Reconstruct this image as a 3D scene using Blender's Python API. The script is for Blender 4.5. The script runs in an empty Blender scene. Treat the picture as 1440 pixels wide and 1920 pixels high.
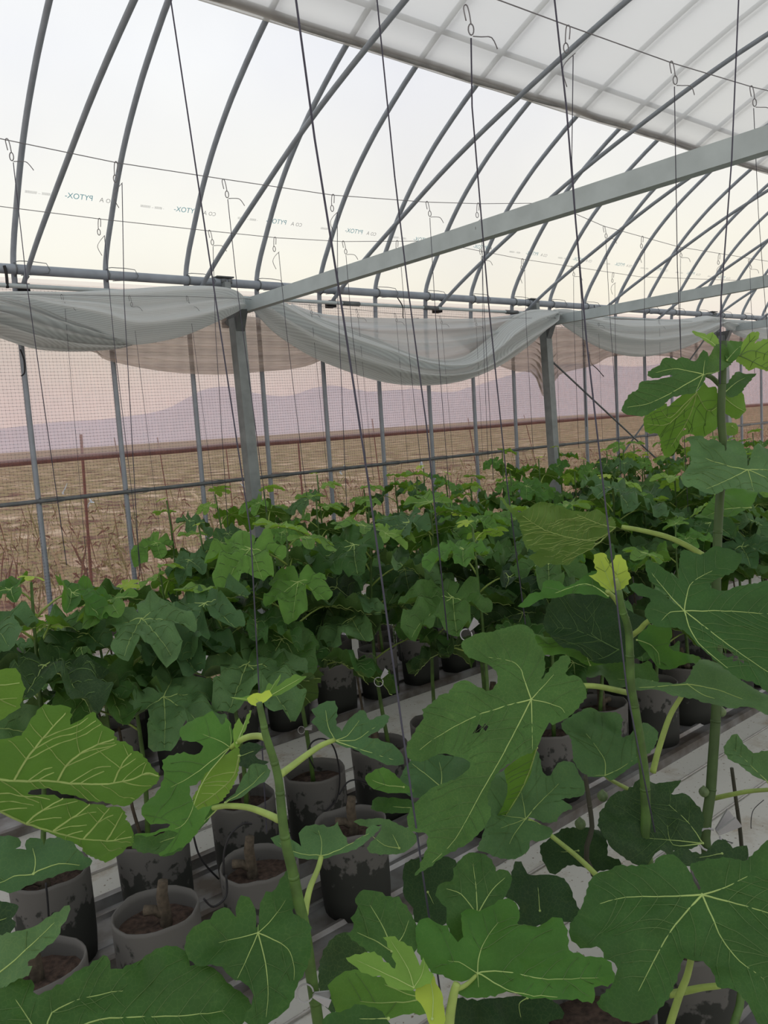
import bpy, math, random
import numpy as np
from mathutils import Vector, Matrix, noise
from mathutils.geometry import delaunay_2d_cdt

random.seed(7)
C = bpy.context.scene.collection
SC = bpy.context.scene

# ------------------------------------------------------------------ camera
F, YAW, PITCH, ROLL = 1517.58, .884, -.0863, -.0853
CAM = np.array([0, 0, 1.4])
_f = np.array([math.cos(YAW)*math.cos(PITCH), math.sin(YAW)*math.cos(PITCH), math.sin(PITCH)])
_r = np.array([math.sin(YAW), -math.cos(YAW), 0.])
_u = np.cross(_r, _f)
RR = math.cos(ROLL)*_r + math.sin(ROLL)*_u
UU = -math.sin(ROLL)*_r + math.cos(ROLL)*_u
cam = bpy.data.cameras.new('camera')
cam.sensor_fit = 'HORIZONTAL'; cam.sensor_width = 36; cam.lens = F/1440*36
cam.clip_start = .02; cam.clip_end = 2000
co = bpy.data.objects.new('camera', cam); C.objects.link(co)
M = Matrix.Identity(4)
for i in range(3):
    M[i][0] = RR[i]; M[i][1] = UU[i]; M[i][2] = -_f[i]; M[i][3] = CAM[i]
co.matrix_world = M
SC.camera = co

# ------------------------------------------------------------------ world, light, exposure
SC.view_settings.view_transform = 'Standard'; SC.view_settings.look = 'None'
SC.view_settings.gamma = 1; SC.view_settings.use_curve_mapping = False
SC.view_settings.exposure = 0.0
W = bpy.data.worlds.new('overcast_sky'); SC.world = W; W.use_nodes = True
wn, wl = W.node_tree.nodes, W.node_tree.links
wn.clear()
tc = wn.new('ShaderNodeTexCoord'); sep = wn.new('ShaderNodeSeparateXYZ'); wl.new(tc.outputs['Generated'], sep.inputs[0])
ramp = wn.new('ShaderNodeValToRGB'); wl.new(sep.outputs['Z'], ramp.inputs[0])
el = ramp.color_ramp.elements
el[0].position = 0.0; el[0].color = (.97, .82, .74, 1)
el[1].position = 1.0; el[1].color = (.93, .95, .96, 1)
for p, c in ((.07, (1.02, .88, .78, 1)), (.15, (1.04, .98, .80, 1)), (.24, (1.03, 1.01, .90, 1)), (.42, (.98, 1.0, 1.02, 1))):
    e = el.new(p); e.color = c
nz = wn.new('ShaderNodeTexNoise'); nz.inputs['Scale'].default_value = 2.2; nz.inputs['Detail'].default_value = 4
wl.new(tc.outputs['Generated'], nz.inputs['Vector'])
cr = wn.new('ShaderNodeValToRGB'); wl.new(nz.outputs['Fac'], cr.inputs[0])
cr.color_ramp.elements[0].position = .38; cr.color_ramp.elements[0].color = (.90, .90, .95, 1)
cr.color_ramp.elements[1].position = .6; cr.color_ramp.elements[1].color = (1.03, 1.03, 1.03, 1)
mm = wn.new('ShaderNodeMixRGB'); mm.blend_type = 'MULTIPLY'; mm.inputs[0].default_value = 1
wl.new(ramp.outputs[0], mm.inputs[1]); wl.new(cr.outputs[0], mm.inputs[2])
bg = wn.new('ShaderNodeBackground'); bg.inputs['Strength'].default_value = 1.0
wo = wn.new('ShaderNodeOutputWorld')
wl.new(mm.outputs[0], bg.inputs[0]); wl.new(bg.outputs[0], wo.inputs[0])
SC.cycles.transparent_max_bounces = 24
SC.cycles.max_bounces = 8

# ------------------------------------------------------------------ pixel helpers
def ray(x, y): return _f + RR*(x-720)/F - UU*(y-960)/F
def onX(x, y, X): d = ray(x, y); return CAM + d*X/d[0]
def onY(x, y, Y): d = ray(x, y); return CAM + d*Y/d[1]
def onD(x, y, D): return CAM + ray(x, y)*D
def depth(P): return float((np.array(P)-CAM) @ _f)

# ------------------------------------------------------------------ materials
def nt(name):
    m = bpy.data.materials.new(name); m.use_nodes = True
    n, l = m.node_tree.nodes, m.node_tree.links
    b = n['Principled BSDF']
    return m, n, l, b
def simple(name, col, rough=.6, metal=0, noise_amt=.15, scale=20, bump=0, spec=.4, col2=None):
    m, n, l, b = nt(name)
    b.inputs['Roughness'].default_value = rough; b.inputs['Metallic'].default_value = metal
    b.inputs['Specular IOR Level'].default_value = spec
    t = n.new('ShaderNodeTexCoord'); z = n.new('ShaderNodeTexNoise'); z.inputs['Scale'].default_value = scale
    z.inputs['Detail'].default_value = 5
    l.new(t.outputs['Object'], z.inputs['Vector'])
    r = n.new('ShaderNodeValToRGB'); l.new(z.outputs['Fac'], r.inputs[0])
    a = col2 or tuple(c*(1-noise_amt) for c in col)
    k = col if col2 else tuple(min(1, c*(1+noise_amt)) for c in col)
    r.color_ramp.elements[0].position = .35; r.color_ramp.elements[1].position = .65
    r.color_ramp.elements[0].color = (*a, 1); r.color_ramp.elements[1].color = (*k, 1)
    l.new(r.outputs[0], b.inputs['Base Color'])
    if bump:
        bp = n.new('ShaderNodeBump'); bp.inputs['Strength'].default_value = bump; bp.inputs['Distance'].default_value = .01
        l.new(z.outputs['Fac'], bp.inputs['Height']); l.new(bp.outputs[0], b.inputs['Normal'])
    return m
def sheer(name, diff, trans, tcol=(1, 1, 1), transl=.5, stripes=0, wrinkle=0, dark=.8):
    """thin cloth/film: part clear, part diffuse + translucent"""
    m, n, l, b = nt(name); n.remove(b)
    out = n['Material Output']
    d = n.new('ShaderNodeBsdfDiffuse'); tl = n.new('ShaderNodeBsdfTranslucent'); tr = n.new('ShaderNodeBsdfTransparent')
    d.inputs[0].default_value = (*diff, 1); tl.inputs[0].default_value = (*diff, 1); tr.inputs[0].default_value = (*tcol, 1)
    a = n.new('ShaderNodeMixShader'); a.inputs[0].default_value = transl; l.new(d.outputs[0], a.inputs[1]); l.new(tl.outputs[0], a.inputs[2])
    x = n.new('ShaderNodeMixShader'); x.inputs[0].default_value = trans
    l.new(a.outputs[0], x.inputs[1]); l.new(tr.outputs[0], x.inputs[2]); l.new(x.outputs[0], out.inputs[0])
    if stripes:
        uv = n.new('ShaderNodeUVMap'); sp = n.new('ShaderNodeSeparateXYZ'); l.new(uv.outputs[0], sp.inputs[0])
        def wave(sock, k):
            mu = n.new('ShaderNodeMath'); mu.operation = 'MULTIPLY'; l.new(sock, mu.inputs[0]); mu.inputs[1].default_value = k
            s = n.new('ShaderNodeMath'); s.operation = 'SINE'; l.new(mu.outputs[0], s.inputs[0]); return s.outputs[0]
        w1 = wave(sp.outputs[1], stripes*6.283)
        w2 = wave(sp.outputs[0], stripes*5*6.283)
        ad = n.new('ShaderNodeMath'); ad.operation = 'MULTIPLY_ADD'; l.new(w2, ad.inputs[0]); ad.inputs[1].default_value = .4; l.new(w1, ad.inputs[2])
        mr = n.new('ShaderNodeMapRange'); l.new(ad.outputs[0], mr.inputs[0]); mr.inputs[1].default_value = -1.4; mr.inputs[2].default_value = 1.4
        mr.inputs[3].default_value = dark; mr.inputs[4].default_value = 1.05
        cm = n.new('ShaderNodeMixRGB'); cm.blend_type = 'MULTIPLY'; cm.inputs[0].default_value = 1; cm.inputs[1].default_value = (*diff, 1)
        cc = n.new('ShaderNodeCombineXYZ')
        for i in range(3): l.new(mr.outputs[0], cc.inputs[i])
        l.new(cc.outputs[0], cm.inputs[2]); l.new(cm.outputs[0], d.inputs[0]); l.new(cm.outputs[0], tl.inputs[0])
    if wrinkle:
        t = n.new('ShaderNodeTexCoord'); z = n.new('ShaderNodeTexNoise'); z.inputs['Scale'].default_value = 6
        mp = n.new('ShaderNodeMapping'); mp.inputs['Scale'].default_value = (1, 3, 1)
        l.new(t.outputs['Object'], mp.inputs[0]); l.new(mp.outputs[0], z.inputs['Vector'])
        bp = n.new('ShaderNodeBump'); bp.inputs['Strength'].default_value = wrinkle; bp.inputs['Distance'].default_value = .05
        l.new(z.outputs['Fac'], bp.inputs['Height']); l.new(bp.outputs[0], d.inputs['Normal'])
    return m
def leafmat(name, top, back, tcol, tmix=.35, vein=(.3, .42, .12), veinamt=.09):
    m, n, l, b = nt(name)
    b.inputs['Roughness'].default_value = .55; b.inputs['Specular IOR Level'].default_value = .22
    out = n['Material Output']
    t = n.new('ShaderNodeTexCoord'); oi = n.new('ShaderNodeObjectInfo')
    ad = n.new('ShaderNodeVectorMath'); ad.operation = 'ADD'; l.new(t.outputs['Object'], ad.inputs[0]); l.new(oi.outputs['Random'], ad.inputs[1])
    z = n.new('ShaderNodeTexNoise'); z.inputs['Scale'].default_value = 16; z.inputs['Detail'].default_value = 3; l.new(ad.outputs[0], z.inputs['Vector'])
    v = n.new('ShaderNodeTexVoronoi'); v.feature = 'DISTANCE_TO_EDGE'; v.inputs['Scale'].default_value = 130; l.new(ad.outputs[0], v.inputs['Vector'])
    mr = n.new('ShaderNodeMapRange'); l.new(v.outputs[0], mr.inputs[0]); mr.inputs[1].default_value = 0; mr.inputs[2].default_value = .07
    mr.inputs[3].default_value = veinamt; mr.inputs[4].default_value = 0
    g = n.new('ShaderNodeNewGeometry')
    c1 = n.new('ShaderNodeMixRGB'); l.new(g.outputs['Backfacing'], c1.inputs[0]); c1.inputs[1].default_value = (*top, 1); c1.inputs[2].default_value = (*back, 1)
    c2 = n.new('ShaderNodeMixRGB'); l.new(mr.outputs[0], c2.inputs[0]); l.new(c1.outputs[0], c2.inputs[1]); c2.inputs[2].default_value = (*vein, 1)
    hs = n.new('ShaderNodeHueSaturation'); l.new(c2.outputs[0], hs.inputs['Color'])
    m1 = n.new('ShaderNodeMapRange'); l.new(oi.outputs['Random'], m1.inputs[0]); m1.inputs[3].default_value = .72; m1.inputs[4].default_value = 1.3
    m2 = n.new('ShaderNodeMapRange'); l.new(z.outputs['Fac'], m2.inputs[0]); m2.inputs[1].default_value = .3; m2.inputs[2].default_value = .7; m2.inputs[3].default_value = .82; m2.inputs[4].default_value = 1.18
    mu = n.new('ShaderNodeMath'); mu.operation = 'MULTIPLY'; l.new(m1.outputs[0], mu.inputs[0]); l.new(m2.outputs[0], mu.inputs[1]); l.new(mu.outputs[0], hs.inputs['Value'])
    m3 = n.new('ShaderNodeMapRange'); l.new(oi.outputs['Random'], m3.inputs[0]); m3.inputs[3].default_value = .515; m3.inputs[4].default_value = .488; l.new(m3.outputs[0], hs.inputs['Hue'])
    l.new(hs.outputs[0], b.inputs['Base Color'])
    tl = n.new('ShaderNodeBsdfTranslucent'); tl.inputs[0].default_value = (*tcol, 1)
    mx = n.new('ShaderNodeMixShader'); mx.inputs[0].default_value = tmix
    l.new(b.outputs[0], mx.inputs[1]); l.new(tl.outputs[0], mx.inputs[2]); l.new(mx.outputs[0], out.inputs[0])
    bp = n.new('ShaderNodeBump'); bp.inputs['Strength'].default_value = .22; bp.inputs['Distance'].default_value = .0015
    l.new(v.outputs[0], bp.inputs['Height']); l.new(bp.outputs[0], b.inputs['Normal'])
    return m

GALV = simple('galvanised_steel', (.27, .31, .355), .5, .2, .08, 14)
GALVL = simple('galvanised_beam', (.42, .485, .50), .5, .2, .07, 9)
DARKM = simple('dark_steel', (.12, .135, .14), .5, .3)
POSTM = simple('weathered_post', (.21, .24, .245), .55, .2, .14, 12)
BLACK = simple('black_rubber', (.012, .012, .014), .6)
TWINE = simple('dark_twine', (.06, .06, .085), .8)
TWINEG = simple('grey_wire', (.17, .17, .18), .6)
REDBAR = simple('roll_bar_film', (.15, .10, .105), .5, 0, .2, 30)
REDNET = simple('red_net_yarn', (.64, .29, .22), .8)
GREYNET = simple('grey_net_yarn', (.10, .08, .10), .8)
DRAPE = sheer('shade_cloth', (.80, .84, .84), .06, (1, 1, 1), .5, stripes=48, dark=.78)
DRAPEB = sheer('shade_cloth_back', (.70, .75, .76), .12, (1, 1, 1), .6, stripes=48, dark=.92)
SHEER = sheer('sheer_film', (.66, .59, .53), .28, (1, .97, .94), .6, stripes=5, wrinkle=.6, dark=.62)
FILM = sheer('roof_film', (.95, .95, .93), .80, (1, 1, 1), .7)
SIDEFILM = sheer('side_film', (.93, .86, .89), .66, (.99, .96, .98), .6)
CURTAIN = sheer('thermal_curtain', (.78, .78, .755), .24, (.95, .95, .93), .75)
SKIRT = sheer('skirt_film', (.62, .66, .66), .15, (1, 1, 1), .5)
FIELD = None
POTM, n, l, b = nt('pot_fabric')
b.inputs['Roughness'].default_value = .8
t = n.new('ShaderNodeTexCoord'); sp = n.new('ShaderNodeSeparateXYZ'); l.new(t.outputs['Object'], sp.inputs[0])
z = n.new('ShaderNodeTexNoise'); z.inputs['Scale'].default_value = 28; z.inputs['Detail'].default_value = 6; l.new(t.outputs['Object'], z.inputs['Vector'])
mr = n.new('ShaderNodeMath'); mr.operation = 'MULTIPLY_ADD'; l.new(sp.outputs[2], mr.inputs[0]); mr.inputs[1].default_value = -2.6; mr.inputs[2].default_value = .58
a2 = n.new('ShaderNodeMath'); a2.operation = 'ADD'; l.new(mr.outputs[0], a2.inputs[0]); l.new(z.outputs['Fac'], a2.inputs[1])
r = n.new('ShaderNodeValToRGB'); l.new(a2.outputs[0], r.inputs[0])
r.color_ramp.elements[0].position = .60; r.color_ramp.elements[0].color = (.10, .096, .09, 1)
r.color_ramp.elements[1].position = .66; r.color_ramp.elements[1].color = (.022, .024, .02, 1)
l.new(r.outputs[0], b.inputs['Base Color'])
SOIL = simple('soil', (.055, .035, .026), .95, 0, .5, 60, .8)
WOOD = simple('cut_wood', (.075, .06, .042), .9, 0, .3, 60, .4)
STEM = simple('green_stem', (.062, .125, .025), .55, 0, .25, 30)
PETI = simple('petiole', (.27, .37, .09), .5, 0, .15, 30)
VEIN = simple('leaf_vein', (.33, .45, .14), .5, 0, .1, 30)
VEIND = simple('leaf_vein_dark', (.09, .17, .045), .5, 0, .1, 30)
FRUIT = simple('fig_skin', (.10, .15, .06), .5, 0, .25, 60)
ALU = simple('aluminium', (.30, .30, .30), .4, .5, .4, 7, .1, col2=(.11, .09, .075))
CLIPM = simple('clip_plastic', (.36, .36, .37), .4)
WHITEP = simple('white_plastic', (.75, .77, .76), .4)
PRINTB = simple('blue_print', (.30, .75, .92), .6)
PRINTG = simple('grey_print', (.75, .80, .82), .6)
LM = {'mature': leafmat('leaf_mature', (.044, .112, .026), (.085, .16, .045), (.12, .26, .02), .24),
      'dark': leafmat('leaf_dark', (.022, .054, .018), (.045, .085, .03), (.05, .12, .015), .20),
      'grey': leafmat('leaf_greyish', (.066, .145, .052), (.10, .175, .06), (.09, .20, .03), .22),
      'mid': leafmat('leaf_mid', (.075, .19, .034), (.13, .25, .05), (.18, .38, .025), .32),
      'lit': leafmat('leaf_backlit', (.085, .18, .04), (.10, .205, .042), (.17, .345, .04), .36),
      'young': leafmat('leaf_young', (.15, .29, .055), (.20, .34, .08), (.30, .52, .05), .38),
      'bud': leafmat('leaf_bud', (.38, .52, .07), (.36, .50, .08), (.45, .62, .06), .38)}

# ------------------------------------------------------------------ mesh helpers
def mesh(name, V, Fs, mats, mi=None, smooth=True, uv=None):
    me = bpy.data.meshes.new(name)
    me.from_pydata([tuple(map(float, v)) for v in V], [], Fs)
    for m in (mats if isinstance(mats, (list, tuple)) else [mats]): me.materials.append(m)
    if mi is not None: me.polygons.foreach_set('material_index', mi)
    if smooth: me.polygons.foreach_set('use_smooth', [True]*len(me.polygons))
    if uv is not None:
        L = me.uv_layers.new(name='UVMap')
        idx = np.empty(len(me.loops), dtype=np.int32); me.loops.foreach_get('vertex_index', idx)
        L.data.foreach_set('uv', np.array(uv, dtype=np.float32)[idx].ravel())
    me.update()
    return me
def link(name, me, parent=None, loc=None):
    o = bpy.data.objects.new(name, me); C.objects.link(o)
    if parent: o.parent = parent
    if loc is not None: o.location = loc
    return o
def empty(name, loc):
    o = bpy.data.objects.new(name, None); C.objects.link(o); o.location = loc; o.empty_display_size = .05
    return o
def tag(o, label=None, cat=None, group=None, kind=None):
    if label: o['label'] = label
    if cat: o['category'] = cat
    if group: o['group'] = group
    if kind: o['kind'] = kind
    return o
def tubeVF(pts, rad, sides=8, off=0, cap=True):
    P = [Vector(p) for p in pts]; n = len(P)
    R = rad if isinstance(rad, (list, tuple)) else [rad]*n
    V, Fs = [], []
    up = Vector((0, 0, 1)); prev = None
    for i in range(n):
        d = (P[min(i+1, n-1)] - P[max(i-1, 0)]).normalized()
        if prev is None:
            a = up if abs(d.z) < .9 else Vector((1, 0, 0))
            x = d.cross(a).normalized()
        else:
            x = (prev - d*prev.dot(d)).normalized()
        prev = x; y = d.cross(x)
        for k in range(sides):
            t = 2*math.pi*k/sides
            V.append(P[i] + (x*math.cos(t) + y*math.sin(t))*R[i])
    for i in range(n-1):
        for k in range(sides):
            a = off+i*sides+k; b_ = off+i*sides+(k+1) % sides
            Fs.append((a, b_, b_+sides, a+sides))
    if cap:
        Fs.append(tuple(off+k for k in range(sides))[::-1]); Fs.append(tuple(off+(n-1)*sides+k for k in range(sides)))
    return V, Fs
class MB:
    def __init__(s): s.V = []; s.F = []; s.m = []
    def add(s, V, Fs, mi=0):
        o = len(s.V); s.V += [tuple(v) for v in V]; s.F += [tuple(i+o for i in f) for f in Fs]; s.m += [mi]*len(Fs); return s
    def tube(s, pts, rad, sides=8, mi=0):
        V, Fs = tubeVF(pts, rad, sides); return s.add(V, Fs, mi)
    def box(s, lo, hi, mi=0):
        (a, b_, c), (d, e, f) = lo, hi
        V = [(a, b_, c), (d, b_, c), (d, e, c), (a, e, c), (a, b_, f), (d, b_, f), (d, e, f), (a, e, f)]
        return s.add(V, [(0, 3, 2, 1), (4, 5, 6, 7), (0, 1, 5, 4), (1, 2, 6, 5), (2, 3, 7, 6), (3, 0, 4, 7)], mi)
    def mesh(s, name, mats, smooth=True, origin=None):
        V = s.V
        if origin is not None: V = [(v[0]-origin[0], v[1]-origin[1], v[2]-origin[2]) for v in V]
        return mesh(name, V, s.F, mats, s.m, smooth)
def spline(pts, n):
    """Catmull-Rom through pts, n samples per segment"""
    P = [np.array(p, float) for p in pts]; out = []
    for i in range(len(P)-1):
        a, b_, c, d = P[max(i-1, 0)], P[i], P[i+1], P[min(i+2, len(P)-1)]
        for k in range(n):
            t = k/n
            out.append(.5*((2*b_)+(-a+c)*t+(2*a-5*b_+4*c-d)*t*t+(-a+3*b_-3*c+d)*t**3))
    out.append(P[-1]); return out
def thing_tube(name, pts, rad, mat, label, cat, group=None, sides=8):
    o0 = pts[0]
    V, Fs = tubeVF([tuple(np.array(p)-np.array(o0)) for p in pts], rad, sides)
    o = link(name, mesh(name, V, Fs, mat), None, tuple(o0))
    return tag(o, label, cat, group)
ORD = 'first second third fourth fifth sixth seventh eighth ninth tenth eleventh twelfth thirteenth fourteenth fifteenth sixteenth seventeenth eighteenth nineteenth twentieth'.split() + ['twenty-first', 'twenty-second', 'twenty-third', 'twenty-fourth', 'twenty-fifth', 'twenty-sixth', 'twenty-seventh', 'twenty-eighth', 'twenty-ninth', 'thirtieth']

# ------------------------------------------------------------------ setting: ground, hills, floor
XA, XB = -1.2, 11.8
m, n, l, b = nt('white_ground_sheet'); FLOORM = m
b.inputs['Roughness'].default_value = .7
t = n.new('ShaderNodeTexCoord'); sp = n.new('ShaderNodeSeparateXYZ'); l.new(t.outputs['Object'], sp.inputs[0])
z = n.new('ShaderNodeTexNoise'); z.inputs['Scale'].default_value = 3.5; z.inputs['Detail'].default_value = 8; z.inputs['Roughness'].default_value = .7; l.new(t.outputs['Object'], z.inputs['Vector'])
r = n.new('ShaderNodeValToRGB'); l.new(z.outputs['Fac'], r.inputs[0])
e = r.color_ramp.elements; e[0].position = .30; e[0].color = (.24, .17, .10, 1); e[1].position = .47; e[1].color = (.45, .445, .41, 1)
e2 = e.new(.38); e2.color = (.36, .33, .28, 1)
z2 = n.new('ShaderNodeTexNoise'); z2.inputs['Scale'].default_value = 70; z2.inputs['Detail'].default_value = 2; l.new(t.outputs['Object'], z2.inputs['Vector'])
r2 = n.new('ShaderNodeValToRGB'); l.new(z2.outputs['Fac'], r2.inputs[0])
r2.color_ramp.elements[0].position = .27; r2.color_ramp.elements[0].color = (.35, .27, .2, 1); r2.color_ramp.elements[1].position = .34; r2.color_ramp.elements[1].color = (1, 1, 1, 1)
mx = n.new('ShaderNodeMixRGB'); mx.blend_type = 'MULTIPLY'; mx.inputs[0].default_value = 1; l.new(r.outputs[0], mx.inputs[1]); l.new(r2.outputs[0], mx.inputs[2])
l.new(mx.outputs[0], b.inputs['Base Color'])
V, Fs = [], []
nx, ny = 70, 40
for j in range(ny+1):
    for i in range(nx+1):
        x = XA+(XB-XA)*i/nx; y = -2.6+7.25*j/ny
        V.append((x, y, noise.noise((x*1.7, y*2.5, 0))*.006))
for j in range(ny):
    for i in range(nx):
        a = j*(nx+1)+i; Fs.append((a, a+1, a+nx+2, a+nx+1))
floor = link('floor', mesh('floor', V, Fs, FLOORM)); tag(floor, 'white plastic ground sheet with brown stains', None, None, 'structure')
mb = MB()   # lapped seams of the sheet
for y in (1.42, 1.66, 2.78, 3.95):
    mb.box((XA, y, .004), (XB, y+.006, .009))
link('trim_1', mb.mesh('sheet_seam', simple('seam', (.34, .33, .31))), floor)['kind'] = 'structure'

m, n, l, b = nt('dry_field'); FIELD = m
b.inputs['Roughness'].default_value = .95; b.inputs['Specular IOR Level'].default_value = .1
t = n.new('ShaderNodeTexCoord'); mp = n.new('ShaderNodeMapping'); mp.inputs['Scale'].default_value = (1.1, .45, 1); l.new(t.outputs['Object'], mp.inputs[0])
z = n.new('ShaderNodeTexNoise'); z.inputs['Scale'].default_value = 1.2; z.inputs['Detail'].default_value = 12; z.inputs['Roughness'].default_value = .75; l.new(mp.outputs[0], z.inputs['Vector'])
r = n.new('ShaderNodeValToRGB'); l.new(z.outputs['Fac'], r.inputs[0]); e = r.color_ramp.elements
e[0].position = .38; e[0].color = (.085, .045, .04, 1); e[1].position = .62; e[1].color = (.62, .50, .36, 1)
for p_, c_ in ((.43, (.20, .13, .10, 1)), (.49, (.26, .25, .11, 1)), (.54, (.34, .24, .17, 1))):
    q = e.new(p_); q.color = c_
l.new(r.outputs[0], b.inputs['Base Color'])
V = []; Fs = []
ys = [4.72, 5.5, 7, 9, 12, 16, 22, 32, 48, 75, 120, 200, 330]
xs = [-260, -120, -50, -20, -8, -2, 2, 6, 10, 14, 20, 30, 50, 90, 160, 300, 520]
for y in ys:
    for x in xs: V.append((x, y, (-.12+.06*noise.noise((x*.4, y*.4, 3)) if y > 5 else -.1)+(0 if y < 12 else (y-12)*.030)))
for j in range(len(ys)-1):
    for i in range(len(xs)-1):
        a = j*len(xs)+i; Fs.append((a, a+1, a+1+len(xs), a+len(xs)))
g = link('ground', mesh('ground', V, Fs, FIELD)); tag(g, 'dry brown field beyond the netting wall', None, None, 'structure')
# hills: real ridge about 400 m off
HP = [(-60, 815), (0, 812), (100, 800), (200, 793), (300, 778), (350, 755), (385, 738), (430, 733), (480, 745), (540, 750), (590, 735), (630, 731), (680, 742), (760, 738), (850, 742), (920, 722), (1000, 700), (1080, 690), (1200, 695), (1300, 680), (1440, 690), (1600, 700)]
V = []; Fs = []
prof = spline([(a, b_) for a, b_ in HP], 8)
K = 14
for (px, py) in prof:
    d = ray(px, py); h = math.hypot(d[0], d[1]); dx, dy, tz = d[0]/h, d[1]/h, d[2]/h
    H = 1.4+tz*400+2
    for k in range(K):
        s = k/(K-1); rr_ = 300+200*s
        bump = math.sin(math.pi*min(1, s*1.0))**1.2
        hh = H*bump*(1+.10*noise.noise((px*.02, s*5, 1))*(abs(s-.5) > .08))
        V.append((dx*rr_, dy*rr_, hh-.3))
for i in range(len(prof)-1):
    for k in range(K-1):
        a = i*K+k; Fs.append((a, a+1, a+1+K, a+K))
HILL = simple('hazy_hill', (.68, .63, .67), 1, 0, .04, .02, 0, 0)  # pale lilac base colour has the distance haze painted in
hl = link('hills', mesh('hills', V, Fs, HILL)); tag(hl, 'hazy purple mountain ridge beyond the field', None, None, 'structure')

# ------------------------------------------------------------------ wall: film, nets, skirt
YW = 4.70
def ext_strip(name, prof, xa, xb, nxs, mat, parent=None, wob=0, org=None):
    V = []; Fs = []; m_ = len(prof)
    o = org or (0, 0, 0)
    for i in range(nxs+1):
        x = xa+(xb-xa)*i/nxs
        for j, (y, z_) in enumerate(prof):
            V.append((x-o[0], y-o[1]+wob*noise.noise((x*1.3, z_*2, j*.3)), z_-o[2]))
    for i in range(nxs):
        for j in range(m_-1):
            a = i*m_+j; Fs.append((a, a+m_, a+m_+1, a+1))
    return link(name, mesh(name, V, Fs, mat), parent)
wall = ext_strip('wall_left', [(4.74, 1.46), (4.745, 1.8), (4.74, 2.1), (4.70, 2.46)], XA, XB, 60, SIDEFILM, None, .012)
tag(wall, 'hazy pinkish side film rolled up above the netting', None, None, 'structure')
# red insect net: real yarns
def prism_x(V, Fs, x0, x1, y, z_, r_):
    o = len(V)
    for x in (x0, x1): V += [(x, y-r_, z_), (x, y+r_*.5, z_+r_*.87), (x, y+r_*.5, z_-r_*.87)]
    Fs += [(o, o+1, o+4, o+3), (o+1, o+2, o+5, o+4), (o+2, o, o+3, o+5)]
def prism_z(V, Fs, x, y, z0, z1, r_):
    o = len(V)
    for z_ in (z0, z1): V += [(x, y-r_, z_), (x+r_*.87, y+r_*.5, z_), (x-r_*.87, y+r_*.5, z_)]
    Fs += [(o, o+1, o+4, o+3), (o+1, o+2, o+5, o+4), (o+2, o, o+3, o+5)]
V, Fs = [], []
x = XA
while x < XB:
    prism_z(V, Fs, x, YW+.015, .30, 2.44, .00021); x += .0026
z_ = .30
while z_ < 2.44:
    prism_x(V, Fs, XA, XB, YW+.015, z_, .00019); z_ += .0030
o = link('insect_net', mesh('insect_net', V, Fs, REDNET, smooth=False), wall); tag(o, 'fine red insect netting', None, None, 'stuff')
V, Fs = [], []
x = XA; P = .020
while x < 10.8:
    prism_z(V, Fs, x, YW-.03, .02, 2.42, .00028); x += P
z_ = .02
while z_ < 2.42:
    prism_x(V, Fs, XA, 10.8, YW-.03, z_, .0005); z_ += .0185
o = link('bird_net', mesh('bird_net', V, Fs, GREYNET, smooth=False), wall); tag(o, 'grey knotted netting', None, None, 'stuff')
kn = .0026
xi = np.arange(0, 6.6/P)*P + XA + .0; xi = xi[(xi > .9) & (xi < 5.6)]
zi = np.arange(0, int(2.4/.0185))*.0185+.02; zi = zi[zi > .3]
gx, gz = np.meshgrid(xi, zi); gx = gx.ravel(); gz = gz.ravel()
base = np.array([(-kn, 0, 0), (0, 0, kn*.8), (kn, 0, 0), (0, 0, -kn*.8), (0, -kn, 0)])
VV = (np.stack([gx, np.full_like(gx, YW-.031), gz], 1)[:, None, :]+base[None]).reshape(-1, 3)
bf = np.array([(0, 1, 4), (1, 2, 4), (2, 3, 4), (3, 0, 4)])
FF = (bf[None]+(np.arange(len(gx))*5)[:, None, None]).reshape(-1, 3)
me = bpy.data.meshes.new('net_knots'); me.vertices.add(len(VV)); me.vertices.foreach_set('co', VV.ravel())
me.loops.add(FF.size); me.loops.foreach_set('vertex_index', FF.ravel().astype(np.int32))
me.polygons.add(len(FF)); me.polygons.foreach_set('loop_start', np.arange(0, FF.size, 3, dtype=np.int32))
me.update(calc_edges=True); me.materials.append(GREYNET)
o = link('net_knot', me, wall); o['kind'] = 'stuff'
sk = ext_strip('skirt', [(4.72, 0), (4.72, .15), (4.72, .40)], XA, XB, 40, SKIRT, wall, .01); sk['kind'] = 'structure'
mb = MB().box((XA, 4.68, .40), (XB, 4.715, .455)); o = link('baseboard_left', mb.mesh('board', simple('dark_board', (.09, .08, .075), .9)), wall); o['kind'] = 'structure'

# ------------------------------------------------------------------ roof film and hoops
OUT = [(4.70, .0), (4.69, .6), (4.67, 1.3), (4.645, 2.0), (4.615, 2.45), (4.56, 2.60), (4.44, 2.76), (4.30, 2.93), (4.15, 3.08), (3.99, 3.21), (3.80, 3.34), (3.46, 3.53), (3.0, 3.73), (2.4, 3.93), (1.7, 4.08), (1.0, 4.13)]
INN = [(4.64, 2.385), (4.45, 2.49), (4.22, 2.60), (3.82, 2.77), (3.34, 2.965), (2.8, 3.14), (2.17, 3.31), (1.6, 3.40), (1.0, 3.43)]
def mirror(p): return p + [(2.0-y, z_) for y, z_ in p[-2::-1]]
outp = [tuple(q) for q in spline(mirror(OUT), 3)]
innp = [tuple(q) for q in spline(mirror(INN), 4)]
HX0 = 1.373
roofp = [(y+.022 if y > 1 else y-.022, z_+.022) for y, z_ in outp if z_ > 2.43]
roof = ext_strip('ceiling', roofp, XA, XB, 30, FILM)
tag(roof, 'clear greenhouse roof film over the hoops', None, None, 'structure')
hoopme = None
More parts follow.
